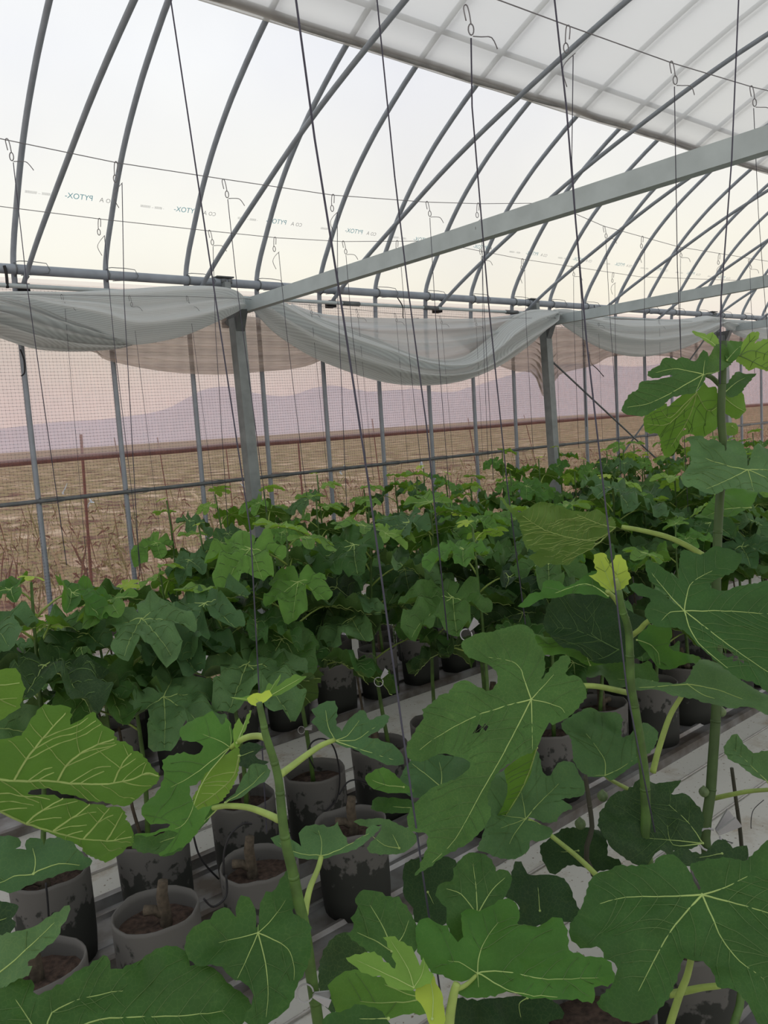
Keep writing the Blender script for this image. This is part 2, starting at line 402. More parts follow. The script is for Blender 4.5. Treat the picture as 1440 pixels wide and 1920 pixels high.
for n_ in range(-1, 20):
    X = HX0+.5*n_
    if hoopme is None:
        V, Fs = tubeVF([(0, y, z_) for y, z_ in outp], .0155, 8); hoopme = mesh('roof_hoop', V, Fs, GALV)
    o = link('roof_hoop', hoopme, None, (X, 0, 0))
    k = n_
    if k < 0: lab = 'grey steel outer roof hoop beyond the picture edge beside the netting wall'
    elif k < 3: lab = f'grey steel outer roof hoop, {ORD[k]} from left along the netting wall'
    elif k < 9: lab = f'grey steel outer roof hoop, {ORD[k-3]} past the first steel post'
    elif k < 15: lab = f'grey steel outer roof hoop, {ORD[k-9]} past the second steel post'
    else: lab = f'grey steel outer roof hoop, {ORD[k-15]} past the third steel post'
    tag(o, lab, 'hoop', 'outer roof hoops')
  
innme = None
for n_ in range(0, 10):
    X = HX0+.04+1.03*n_
    if innme is None:
        V, Fs = tubeVF([(0, y, z_) for y, z_ in innp], .0135, 8); innme = mesh('inner_hoop', V, Fs, GALV)
        mb = MB(); mb.box((-.03, 4.60, 2.365), (.03, 4.655, 2.41)); mb.tube([(0, 4.6, 2.41), (.02, 4.57, 2.44), (0, 4.6, 2.46)], .006, 6)
        clipme = mb.mesh('pipe_clip', BLACK)
    r_ = empty('inner_hoop', (X, 0, 0))
    lab = 'thin inner curtain hoop beyond the picture edge' if n_ < 0 else f'thin inner curtain hoop crossing the outer hoops, {ORD[n_]} from left'
    tag(r_, lab, 'hoop', 'inner curtain hoops')
    link('hoop_pipe', innme, r_); link('pipe_clip', clipme, r_)

# eave pipe with wire clips
ev = empty('eave_pipe', (0, 4.585, 2.478)); tag(ev, 'thick grey eave pipe running along the top of the netting wall', 'pipe')
V, Fs = tubeVF([(XA, 0, 0), (4.2, 0, 0), (XB, 0, 0)], .027, 12); link('pipe', mesh('pipe', V, Fs, GALV), ev)
wc = MB(); s_ = .031
wc.tube([(0, .02, s_+.012), (.03, -.0, s_+.014), (.10, -.012, s_+.012), (.16, -.018, s_+.006), (.17, -s_-.004, .0), (.16, -s_, -s_*.6), (.08, -s_*.9, -s_), (.02, -s_*.6, -s_-.004)], .0022, 5)
wc.tube([(0, .02, s_+.01), (0, -.02, s_*.8), (0, -s_-.003, 0), (0, -.02, -s_*.8), (0, .02, -s_-.004)], .0035, 5)
wcm = wc.mesh('wire_clip', DARKM)
for n_ in range(-1, 18): link('wire_clip', wcm, ev, (HX0+.5*n_, 0, 0))
mb = MB().box((-.06, -.03, .028), (.06, .03, .036)); mb.box((-.035, -.034, -.01), (.0, -.028, .018)); mb.box((.015, -.034, -.01), (.04, -.028, .018))
jm = mb.mesh('pipe_bracket', DARKM)
for X in (2.62, 5.62, 8.66): link('pipe_bracket', jm, ev, (X, 0, 0))
# curtain rail below it
rl = empty('curtain_rail', (0, 4.56, 2.385)); tag(rl, 'thin pale rail pipe under the eave pipe carrying the drapes', 'pipe')
V, Fs = tubeVF([(XA, 0, 0), (XB, 0, 0)], .0125, 8); link('pipe', mesh('pipe', V, Fs, GALVL), rl)
V, Fs = tubeVF([(-.075, 0, 0), (.075, 0, 0)], .0165, 8); tm = mesh('tape', V, Fs, DARKM)
for X in (2.05, 3.6, 4.37, 5.3): link('pipe_sleeve', tm, rl, (X, 0, 0))
thing_tube('roll_up_bar', [(XA, 4.768, 1.455)]+[(x, 4.768, 1.458+.006*noise.noise((x*2, 0, 0))) for x in np.linspace(XA+.3, XB-.3, 40)]+[(XB, 4.768, 1.46)], .019, REDBAR, 'dark red film wrapped roll bar across the netting wall', 'pipe')
rp = empty('lower_rail', (0, 4.655, 1.235)); tag(rp, 'thin grey horizontal rail crossing the wall legs at half height', 'pipe')
V, Fs = tubeVF([(XA, 0, 0), (XB, 0, 0)], .0115, 8); link('pipe', mesh('pipe', V, Fs, DARKM), rp)
wc = MB(); wc.tube([(0, 0, .016), (.08, -.016, .016), (.13, -.02, .01), (.13, -.02, -.01), (.08, -.01, -.018), (0, 0, -.016)], .0022, 5)
wm = wc.mesh('wire_clip', DARKM)
for n_ in range(-1, 18): link('wire_clip', wm, rp, (HX0+.5*n_, 0, 0))

# posts, tie beams, braces
def post(X, lab):
    r_ = empty('steel_post', (X, 4.46, 0)); tag(r_, lab, 'post')
    mb = MB(); w = .036
    mb.box((-w, -w, 0), (w, w, 2.235)); link('post_tube', mb.mesh('post_tube', POSTM, False), r_)
    mb = MB(); mb.add([(-.03, -.10, 2.275), (.03, -.10, 2.275), (.03, -.03, 2.14), (-.03, -.03, 2.14), (-.03, .06, 2.275), (.03, .06, 2.275), (.03, .06, 2.2), (-.03, .06, 2.2)],
           [(0, 1, 2, 3), (4, 7, 6, 5), (0, 4, 5, 1), (3, 2, 6, 7), (0, 3, 7, 4), (1, 5, 6, 2)])
    link('gusset', mb.mesh('gusset', DARKM, False), r_)
    mb = MB(); mb.box((-.02, .06, 2.2), (.02, .15, 2.47)); link('bracket', mb.mesh('bracket', POSTM, False), r_)
def beam(X, lab):
    r_ = empty('tie_beam', (X, 4.45, 2.305)); tag(r_, lab, 'beam')
    mb = MB(); L = 6.9; sl = -.0215
    V = [(-.026, 0, -.038), (.026, 0, -.038), (.026, 0, .038), (-.026, 0, .038)]
    V2 = [(a, -L/2, c+sl*L/2) for a, _, c in V]; V3 = [(a, -L, c) for a, _, c in V]
    for A, B in ((V, V2), (V2, V3)):
        mb.add(A+B, [(0, 1, 5, 4), (1, 2, 6, 5), (2, 3, 7, 6), (3, 0, 4, 7)])
    mb.add(V, [(0, 3, 2, 1)])
    link('beam_tube', mb.mesh('beam_tube', GALVL, False), r_)
post(2.61, 'square galvanised steel post between the first and second drape')
post(5.60, 'square galvanised steel post at the right end of the big drape')
post(8.62, 'steel post at the right, mostly hidden by tall fig leaves')
post(-.40, 'steel post beyond the left picture edge')
beam(2.66, 'nearest galvanised tie beam rising to the right from the first post')
beam(5.68, 'second galvanised tie beam, starting from the second post')
beam(8.70, 'farthest galvanised tie beam at the right edge')
thing_tube('wall_brace', [(5.60, 4.50, 2.04), (7.56, 4.50, .81), (8.4, 4.5, .28)], .008, DARKM, 'thin dark diagonal brace descending right from second post', 'brace')
thing_tube('wall_brace', [(8.5, 4.53, 2.3), (8.26, 4.53, 2.13), (6.56, 4.53, .98), (5.7, 4.53, .40)], .008, DARKM, 'thin dark diagonal brace descending left, crossing the other', 'brace')

# thermal curtain high up on the right, with its roll tube
tcu = empty('thermal_curtain', (0, 3.44, 3.535)); tag(tcu, 'pale grey roof curtain sheet rolled on a long tube, upper right', 'curtain')
prof = [(y, z_) for y, z_ in outp if .2 < y < 3.5 and z_ > 3.4]
prof = [(3.45, 3.53)]+prof
prof = [(y-.005, z_-.035) for y, z_ in prof]
ext_strip('curtain_sheet', prof, XA, XB, 60, CURTAIN, tcu, .01, (0, 3.44, 3.535))
V, Fs = tubeVF([(x, .012*noise.noise((x*2.3, 0, 0)), -.01+.012*noise.noise((x*2, 5, 0))) for x in np.linspace(XA, XB, 90)], .024, 10)
link('roll_tube', mesh('roll_tube', V, Fs, simple('roll_sleeve', (.27, .28, .28), .6, 0, .2, 8)), tcu)
thing_tube('roof_purlin', [(XA, 3.28, 3.63), (XB, 3.28, 3.63)], .016, GALV, 'roof purlin pipe seen faintly through the grey curtain sheet', 'pipe')

# blue film print, seen mirrored from inside
def text_mesh(s, size, name):
    cu = bpy.data.curves.new(name, 'FONT'); cu.body = s; cu.size = size; cu.align_x = 'LEFT'
    ob = bpy.data.objects.new(name, cu); C.objects.link(ob)
    dg = bpy.context.evaluated_depsgraph_get(); me = bpy.data.meshes.new_from_object(ob.evaluated_get(dg))
    bpy.data.objects.remove(ob); return me
tb = text_mesh('PYTOX-', .042, 'film_print'); tb.materials.clear(); tb.materials.append(PRINTB)
tg = text_mesh('- IIIIIIIII -- IIIIIIIIIIII', .020, 'film_print_small'); tg.materials.clear(); tg.materials.append(PRINTG)
tt = text_mesh('CO', .032, 'film_mark'); tt.materials.clear(); tt.materials.append(PRINTG)
trg = text_mesh('A', .036, 'film_mark'); trg.materials.clear(); trg.materials.append(PRINTG)
pd = Vector((0, 4.44-4.30, 2.76-2.93)).normalized()        # down the film
for i in range(-1, 16):
    X = 1.26+.62*i
    for me_, dx in ((tb, .50), (tg, .29), (tt, .0), (trg, .56)):
        o = link('film_print', me_, roof)
        ux = Vector((-1, 0, 0)); uy = -pd; uz = ux.cross(uy)
        P_ = Vector((X+dx, 4.395, 2.825))
        Mx = Matrix((ux, uy, uz)).transposed().to_4x4(); Mx.translation = P_; o.matrix_basis = Mx

# ------------------------------------------------------------------ drapes
def panel(name, top, bot, Y, bulge, folds, famp, mat, parent, org, seed, thick=.5, ns=26, nt_=60, gather=1.0):
    """cloth hung between two pixel curves on the plane Y; closed flattened tube section with folds"""
    T = spline(top, 10); B = spline(bot, 10)
    def samp(L, t):
        # arc-length style sampling by x
        xs_ = [p[0] for p in L]
        x = xs_[0]+(xs_[-1]-xs_[0])*t
        for i in range(len(L)-1):
            if xs_[i] <= x <= xs_[i+1] or xs_[i] >= x >= xs_[i+1]:
                k = 0 if xs_[i+1] == xs_[i] else (x-xs_[i])/(xs_[i+1]-xs_[i])
                return L[i]*(1-k)+L[i+1]*k
        return L[-1]
    V, Fs, UVs = [], [], []
    for i in range(nt_+1):
        t = i/nt_
        a = samp(T, t); b_ = samp(B, t)
        A = onY(a[0], a[1], Y); Bq = onY(b_[0], b_[1], Y)
        h = np.linalg.norm(A-Bq); w = min(1, h/.18)**gather
        for j in range(ns+1):
            s = j/ns
            P_ = A*(1-s)+Bq*s
            ph = seed+.9*math.sin(2.2*t+seed)
            f = bulge*w*math.sin(math.pi*s)**.7+famp*w*(math.sin(2*math.pi*folds*s+ph)+.45*math.sin(2*math.pi*folds*2.3*s+2*ph+3*t))*(math.sin(math.pi*s)**.4 if thick else 1)
            f += .012*noise.noise((t*6, s*4, seed))*w
            V.append((P_[0]-org[0], P_[1]-f-org[1], P_[2]-org[2])); UVs.append((t*2, s*h*2.2))
    m_ = ns+1
    for i in range(nt_):
        for j in range(ns):
            a = i*m_+j; Fs.append((a, a+1, a+1+m_, a+m_))
    if thick:
        o2 = len(V)
        for i in range(nt_+1):
            for j in range(ns+1):
                v = V[i*m_+j]; s = j/ns
                V.append((v[0], -(v[1]+org[1]-Y)*thick+Y-org[1]+.002, v[2])); UVs.append(UVs[i*m_+j])
        for i in range(nt_):
            for j in range(ns):
                a = o2+i*m_+j; Fs.append((a, a+m_, a+1+m_, a+1))
    return link(name, mesh(name, V, Fs, mat, uv=UVs), parent)
YD = 4.40
o1 = onY(455, 570, YD)
d1 = empty('shade_cloth_drape', tuple(o1)); tag(d1, 'grey knitted shade cloth swag hanging left of the first post', 'drape', 'shade cloth drapes')
panel('cloth_fold', [(-160, 552), (-40, 548), (40, 546), (130, 547), (250, 541), (330, 536), (400, 537), (440, 547), (458, 566)], [(-160, 560), (-40, 554), (30, 562), (100, 590), (180, 619), (240, 646), (330, 634), (400, 607), (458, 578)], YD-.03, .10, 1.5, .040, DRAPE, d1, o1, 1.0)
panel('cloth_fold', [(-160, 556), (-60, 553), (0, 556), (60, 572), (120, 598), (180, 618), (250, 640)], [(-160, 600), (-60, 615), (0, 634), (70, 655), (150, 659), (215, 655), (250, 647)], YD-.01, .06, 3.6, .065, DRAPE, d1, o1, 2.0)
o2 = onY(760, 650, YD)
d2 = empty('shade_cloth_drape', tuple(o2)); tag(d2, 'largest grey shade cloth swag, between the first and second post', 'drape', 'shade cloth drapes')
panel('cloth_back', [(545, 570), (600, 590), (680, 597), (780, 598), (880, 598), (950, 592), (1010, 580)], [(545, 580), (620, 640), (700, 690), (780, 705), (860, 690), (940, 650), (1010, 590)], YD+.06, .03, 2.4, .045, DRAPEB, d2, o2, .5, thick=0)
panel('cloth_fold', [(468, 556), (500, 552), (540, 570), (600, 596), (700, 632), (790, 668), (860, 672), (910, 640), (945, 606), (990, 582), (1042, 582)], [(468, 570), (500, 610), (540, 642), (600, 676), (700, 712), (780, 723), (860, 716), (930, 690), (990, 650), (1020, 622), (1042, 594)], YD-.02, .10, 2.4, .050, DRAPE, d2, o2, 4.0)
o3 = onY(1200, 630, YD)
d3 = empty('shade_cloth_drape', tuple(o3)); tag(d3, 'grey shade cloth swag hanging right of the second post', 'drape', 'shade cloth drapes')
panel('cloth_fold', [(1038, 580), (1070, 580), (1110, 592), (1180, 600), (1280, 598), (1325, 592), (1358, 600)], [(1038, 596), (1070, 620), (1110, 645), (1160, 664), (1215, 668), (1290, 650), (1358, 608)], YD-.02, .10, 2.4, .048, DRAPE, d3, o3, 5.2)
o4 = onY(1400, 620, YD)
d4 = empty('shade_cloth_drape', tuple(o4)); tag(d4, 'farthest grey shade cloth swag, cut off at the right edge', 'drape', 'shade cloth drapes')
panel('cloth_fold', [(1352, 598), (1390, 600), (1440, 604), (1500, 606), (1560, 600)], [(1352, 608), (1390, 632), (1440, 642), (1500, 640), (1560, 612)], YD-.02, .09, 2.2, .028, DRAPE, d4, o4, 7.0)
os_ = onY(600, 600, 4.57)
ds = empty('sheer_curtain', tuple(os_)); tag(ds, 'thin beige translucent side curtain bunched behind the grey swags', 'curtain')
panel('curtain_cloth', [(-150, 575), (200, 580), (400, 585), (470, 594), (700, 614), (950, 614), (1020, 612), (1300, 624), (1500, 628)],
      [(-150, 610), (150, 655), (200, 676), (300, 696), (400, 703), (480, 698), (560, 690), (610, 670), (680, 620), (800, 612), (900, 670), (960, 695), (1000, 702), (1022, 752), (1045, 705), (1110, 686), (1150, 668), (1250, 668), (1300, 682), (1345, 676), (1500, 670)], 4.57, .02, 8, .018, SHEER, ds, os_, 3.3, thick=0, ns=60, nt_=160)

# ------------------------------------------------------------------ overhead wires
def wire(pts, Y, lab):
    P_ = [onY(x, y, Y) for x, y in pts]
    d0 = P_[0]-P_[1]; d0 /= np.linalg.norm(d0); d1_ = P_[-1]-P_[-2]; d1_ /= np.linalg.norm(d1_)
    P_ = [P_[0]+d0*.8]+P_+[P_[-1]+d1_*1.5]
    return thing_tube('overhead_wire', P_, .0014, TWINEG, lab, 'wire', 'overhead wires', 5)
wire([(0, 260), (218, 305), (420, 336), (625, 366), (800, 379), (900, 382), (1015, 381), (1065, 395), (1132, 424), (1273, 463), (1440, 490)], 2.42, 'taut overhead wire crossing the middle of the nearest tie beam')
wire([(0, 387), (190, 411), (392, 433), (520, 446), (643, 453), (800, 452), (850, 461), (980, 486), (1200, 519), (1440, 528)], 3.02, 'taut overhead wire, lower one, running close above the eave pipe')
wire([(870, -22), (935, 0), (1070, 50), (1260, 118), (1410, 163), (1440, 170)], 1.19, 'taut overhead wire in front of the grey roof curtain')
wire([(0, 551), (120, 553), (240, 555), (350, 556), (455, 560), (580, 572), (740, 588), (900, 597), (1030, 596), (1200, 600), (1440, 606)], 4.30, 'taut wire running across the front of the drapes')

# ------------------------------------------------------------------ hanging twines with hooks
hk = MB()
hk.tube(spline([(0, 0, -.035), (-.004, 0, -.005), (0, 0, .004), (.006, 0, 0), (.010, 0, -.02), (.012, 0, -.045)], 3), .0018, 5)
hk.tube([(.011+.010*math.sin(t)*.7, 0, -.058+.014*math.cos(t)) for t in np.linspace(0, 6.28, 13)], .0019, 5)
HOOK = hk.mesh('hook', TWINEG)
tl_ = MB().tube(spline([(.012, 0, -.06), (.03, .01, -.058), (.05, .0, -.066), (.062, .01, -.085)], 3), .0012, 4); TAIL = tl_.mesh('tail', TWINEG)
tl_ = MB().tube(spline([(.012, 0, -.06), (-.01, .01, -.075), (-.02, .0, -.10), (-.01, .01, -.13)], 3), .0012, 4); TAIL2 = tl_.mesh('tail', TWINEG)
def twine(pts, Y, lab, rad=.0016, hook=True, Y2=None, mat=TWINE, flip=False, group='hanging support twines'):
    n_ = len(pts)
    Y2 = Y if Y2 is None else Y2
    P_ = [onY(x, y, Y+(Y2-Y)*i/(n_-1)) for i, (x, y) in enumerate(pts)]
    o_ = P_[0]
    r_ = empty('support_twine', tuple(o_)); tag(r_, lab, 'twine', group)
    V, Fs = tubeVF([tuple(p-o_+np.array((.011, 0, -.06 if (hook and i == 0) else 0))*(1 if hook and i == 0 else 0)) for i, p in enumerate(P_)], rad, 5)
    link('string', mesh('string', V, Fs, mat), r_)
    if hook:
        k = link('hook', HOOK, r_); k.scale = (.8, .8, .8); k.rotation_euler = (0, 0, -.7+(3.1 if flip else 0))
        q = link('tail', TAIL if not flip else TAIL2, r_); q.rotation_euler = (0, 0, -.7)
    return r_
twine([(310, -60), (320, 0), (350, 200), (395, 500), (470, 1000), (500, 1560)], 1.6, 'dark twine crossing the left drape just left of the first post', .0017, False)
twine([(545, -60), (555, 0), (590, 260), (640, 570), (690, 900), (745, 1300), (790, 1620), (835, 1925)], .98, 'thick dark twine running down to the low yellow tipped fig, centre', .0017, False)
twine([(700, -60), (707, 0), (740, 330), (765, 540), (800, 800), (840, 1200)], 1.6, 'dark twine crossing the big drape near its lowest point', .0020, False)
twine([(872, 12), (885, 200), (900, 380), (915, 560), (950, 900), (985, 1170)], 1.19, 'dark twine hooked near the roll tube, falling beside the big drape', .0018, True, 1.5)
twine([(1033, -60), (1040, 0), (1062, 200), (1080, 420), (1100, 640), (1130, 900), (1157, 1130), (1175, 1290), (1200, 1420), (1228, 1560)], .90, 'thick dark twine wound to the tall fig with the yellow bud', .0017, False)
twine([(1387, -60), (1385, 0), (1372, 300), (1352, 560), (1350, 720)], .92, 'dark twine ending at the top of the tallest fig', .0017, False)
twine([(1066, 50), (1072, 300), (1090, 560), (1100, 800)], 1.19, 'twine hooked on front wire between the two first curtain hoops', .0012, True, 1.6, flip=True)
twine([(1258, 117), (1270, 500), (1282, 800), (1290, 960)], 1.19, 'twine hooked on front wire, right of the tall yellow budded fig', .0014, True, 1.9)
twine([(1408, 163), (1422, 400), (1440, 640)], 1.19, 'twine hooked on front wire nearest the right edge', .0012, True, 1.9)
ahooks = [(12, 262, 125, 1060), (218, 305, 262, 1080), (418, 338, 500, 960), (625, 366, 650, 950), (800, 379, 850, 1020), (897, 382, 925, 900), (1132, 425, 1165, 900), (1205, 444, 1215, 860), (1273, 463, 1280, 830), (1349, 477, 1360, 700), (1404, 487, 1415, 700)]
for i, (x, y, x2, y2) in enumerate(ahooks):
    twine([(x, y), ((x*2+x2)/3, (y*2+y2)/3), (x2, y2)], 2.42, f'thin twine hooked on the middle wire, {ORD[i]} from left', .0013, True, 2.36, flip=i % 2 == 1)
bhooks = [(187, 411, 265, 1075), (392, 433, 428, 1000), (516, 446, 575, 930), (643, 453, 690, 900), (745, 452, 790, 880), (900, 468, 915, 860), (980, 486, 1000, 850), (1072, 500, 1085, 840), (1150, 512, 1160, 830)]
for i, (x, y, x2, y2) in enumerate(bhooks):
    twine([(x, y), ((x*2+x2)/3, (y*2+y2)/3), (x2, y2)], 3.02, f'thin twine hooked on the lower wire, {ORD[i]} from left', .0013, True, 3.05, flip=i % 2 == 0)
dhooks = [(115, 553, 165, 1090), (242, 555, 300, 1000), (350, 556, 410, 1000), (580, 572, 615, 900), (668, 580, 700, 900), (740, 588, 765, 870), (825, 593, 850, 870), (890, 597, 905, 850), (1040, 596, 1050, 830), (1120, 598, 1130, 830), (1235, 601, 1240, 820)]
for i, (x, y, x2, y2) in enumerate(dhooks):
    twine([(x, y), (x2, y2)], 4.30, f'faint thin twine hooked on the drape wire, {ORD[i]} from left', .0011, True, 4.2)
# loose black ties
def tie(pts, Y, lab, rad=.004):
    thing_tube('loose_tie', [onY(x, y, Y) for x, y in spline(pts, 4)], rad, BLACK, lab, 'tie', None, 6)
tie([(8, 498), (12, 515), (14, 540)], 4.553, 'black strap tied round the eave pipe at the left edge', .008)
tie([(38, 655), (45, 675), (46, 698), (40, 705)], 4.60, 'short black tie curling below the left drape')
tie([(1105, 660), (1108, 680), (1120, 692), (1132, 706)], 4.60, 'black tie hanging below the third drape')
tie([(745, 558), (755, 575), (756, 596), (765, 598), (785, 597)], 4.50, 'black tie draped on the back edge of the big swag')
tie([(1114, 572), (1116, 582), (1122, 590)], 4.50, 'small black tie knotted on eave pipe above third drape')

# ------------------------------------------------------------------ outside: poles, debris, dry grass
opx = [(155, 862, 172, 1100, 5.6, .020), (222, 860, 262, 1060, 6.4, .008), (300, 850, 325, 1000, 7.5, .010), (425, 850, 437, 960, 7.5, .010), (700, 805, 712, 905, 7, .012), (560, 840, 567, 930, 6.6, .018), (880, 800, 893, 880, 7, .012), (985, 790, 1000, 850, 7, .010)]
OUTP = simple('red_pole', (.20, .10, .09), .7)
for i, (x, y, x2, y2, Y, r_) in enumerate(opx):
    thing_tube('outside_pole', [onY(x-(x2-x)*.2, y-(y2-y)*.2, Y), onY(x, y, Y), (onY(x, y, Y)+(onY(x2, y2, Y)-onY(x, y, Y))*((onY(x, y, Y)[2]+.14)/(onY(x, y, Y)[2]-onY(x2, y2, Y)[2])))], r_*.5, OUTP, f'reddish pole standing outside the netting, {ORD[i]} from left', 'pole', 'outside poles', 6)
DEB = [(60, 905, 5.6), (88, 950, 5.8), (122, 905, 6.0), (188, 905, 5.6), (190, 935, 5.4), (145, 935, 5.7), (365, 915, 6.0), (388, 920, 5.8), (455, 905, 6.2), (390, 935, 6.0), (640, 870, 7), (780, 860, 7), (945, 855, 7)]
BLUE = simple('pale_blue_film_scrap', (.55, .66, .75), .5)
PALE = simple('pale_straw', (.70, .58, .42), .8)
for i, (x, y, Y) in enumerate(DEB):
    rnd = random.Random(i)
    hpx = rnd.uniform(22, 50); dd = ray(x+4, y+hpx); Pb = CAM+dd*(-1.5/dd[2]); D_ = depth(Pb)
    pts = [Pb]; cx, cy = x+4, y+hpx
    for k in range(5):
        cx += rnd.uniform(-9, 8); cy -= hpx/5; pts.append(onD(cx, cy, D_))
    w_ = D_/F*(3.5 if i in (3, 4, 6, 11) else 1.6)
    V, Fs = tubeVF([tuple(p-pts[0]) for p in pts], [w_*.5, w_, w_*.8, w_*1.2, w_*.6, w_*.2], 5)
    o = link('film_scrap', mesh('film_scrap', V, Fs, BLUE if i % 3 else PALE), None, tuple(pts[0]))
    tag(o, f'pale strip of torn film outside the netting, {ORD[i]} of the scraps from left', 'scrap', 'torn film scraps')
rng = np.random.default_rng(3)
V = []; Fs = []; mi = []
for i in range(16000):
    y = 4.95+17*rng.random()**1.5; x = -1+(y*2.4+1)*rng.random()
    h = .06+.22*rng.random()**2+(.75*rng.random() if y > 7 and i % 5 == 0 else 0); a = rng.random()*6.28; lean = rng.random()*.22; w = .0025+.003*rng.random()
    o_ = len(V); dx, dy = math.cos(a), math.sin(a)
    g_ = -.12+max(0, (y-12)*.03); V += [(x-w, y, g_), (x+w, y, g_), (x+dx*lean*.5+w*.6, y+dy*lean*.5, g_+h*.6+.02), (x+dx*lean, y+dy*lean, g_+h+.02-.3*lean)]
    Fs += [(o_, o_+1, o_+2), (o_, o_+2, o_+3)]; q = int(rng.random()*3); mi += [q, q]
o = link('dry_grass', mesh('dry_grass', V, Fs, [simple('straw', (.50, .40, .27), .9), simple('brown_stalk', (.15, .085, .065), .9), simple('olive_blade', (.22, .22, .10), .9)], mi)); tag(o, 'dry brown grass and stalks on the field outside', 'grass', None, 'stuff')

# ------------------------------------------------------------------ metal trays on the floor
def tray(Y0, Y1, lab):
    r_ = empty('metal_tray', (0, Y0, 0)); tag(r_, lab, 'tray')
    w = Y1-Y0
    prof = [(0, .0), (0, .035), (.02, .038), (.03, .014), (w*.3, .014), (w*.3+.008, .026), (w*.3+.02, .026), (w*.3+.028, .014), (w*.7, .014), (w*.7+.008, .026), (w*.7+.02, .026), (w*.7+.028, .014), (w-.05, .014), (w-.035, .04), (w-.01, .042), (w, .030), (w, 0)]
    ext_strip('channel', prof, XA+.6, XB-.6, 2, ALU, r_).data.polygons.foreach_set('use_smooth', [False]*32)
tray(1.78, 2.09, 'long ribbed aluminium tray under the front line of pots')
tray(2.20, 2.56, 'long ribbed aluminium tray under the second line of pots')
tray(3.30, 4.02, 'long ribbed aluminium tray under the pots nearest the wall')
tray(.80, 1.10, 'long ribbed aluminium tray under the nearest row of figs')

# ------------------------------------------------------------------ pots
def pot_mesh(seed):
    R, H = .108, .265; ns = 26
    V, Fs = [], []
    rings = [(R*.93, 0.0, 0), (R*.97, .06, 0), (R*.99, .15, 0), (R, H-.01, 1), (R, H, 1), (R-.005, H, 1), (R-.006, H-.02, 1), (R-.008, H-.075, 0)]
    for (r_, z_, wv) in rings:
        for k in range(ns):
            t = 2*math.pi*k/ns
            q = 1+.025*noise.noise((math.cos(t)*1.5+seed*7, math.sin(t)*1.5, z_*6))+(.012*math.sin(3*t+seed) if wv else 0)
            V.append((r_*q*math.cos(t), r_*q*math.sin(t), z_+(.008*noise.noise((math.cos(t)*2, math.sin(t)*2+seed, 2)) if wv else 0)))
    for i in range(len(rings)-1):
        for k in range(ns):
            a = i*ns+k; b_ = i*ns+(k+1) % ns; Fs.append((a, b_, b_+ns, a+ns))
    Fs.append(tuple(range(ns))[::-1])
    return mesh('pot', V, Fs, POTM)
def soil_mesh(seed):
    R = .101; V = [(0, 0, .222)]; Fs = []; ns = 20
    for i in range(1, 5):
        for k in range(ns):
            t = 2*math.pi*k/ns; r_ = R*i/4
            V.append((r_*math.cos(t), r_*math.sin(t), .219+.010*noise.noise((r_*40*math.cos(t), r_*40*math.sin(t), seed))))
    for k in range(ns): Fs.append((0, 1+k, 1+(k+1) % ns))
    for i in range(3):
        for k in range(ns):
            a = 1+i*ns+k; b_ = 1+i*ns+(k+1) % ns; Fs.append((a, a+ns, b_+ns, b_))
    return mesh('soil', V, Fs, SOIL)
POTS = [pot_mesh(i) for i in range(5)]; SOILS = [soil_mesh(i) for i in range(3)]
def stub_mesh(seed):
    rnd = random.Random(seed); mb = MB()
    mb.tube([(0, 0, .17), (.002, .0, .24), (.004, .002, .30), (-.002, .0, .335)], [.017, .016, .015, .013], 8)
    mb.tube([(0, 0, .24), (.025, .01, .262), (.05, .015, .262)], [.012, .012, .014], 7)
    return mb.mesh('wood_stub', WOOD)
STUBS = [stub_mesh(1)]
TRZ = .012
def pot(parent, i, stub=True, rot=0):
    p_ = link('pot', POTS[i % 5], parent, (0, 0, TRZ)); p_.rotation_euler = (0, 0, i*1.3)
    link('soil', SOILS[i % 3], p_)
    if stub:
        q = link('wood_stub', STUBS[0], parent, (.01*((i*7) % 5-2), .01*((i*3) % 5-2), TRZ)); q.rotation_euler = (0, 0, rot or i*2.1)

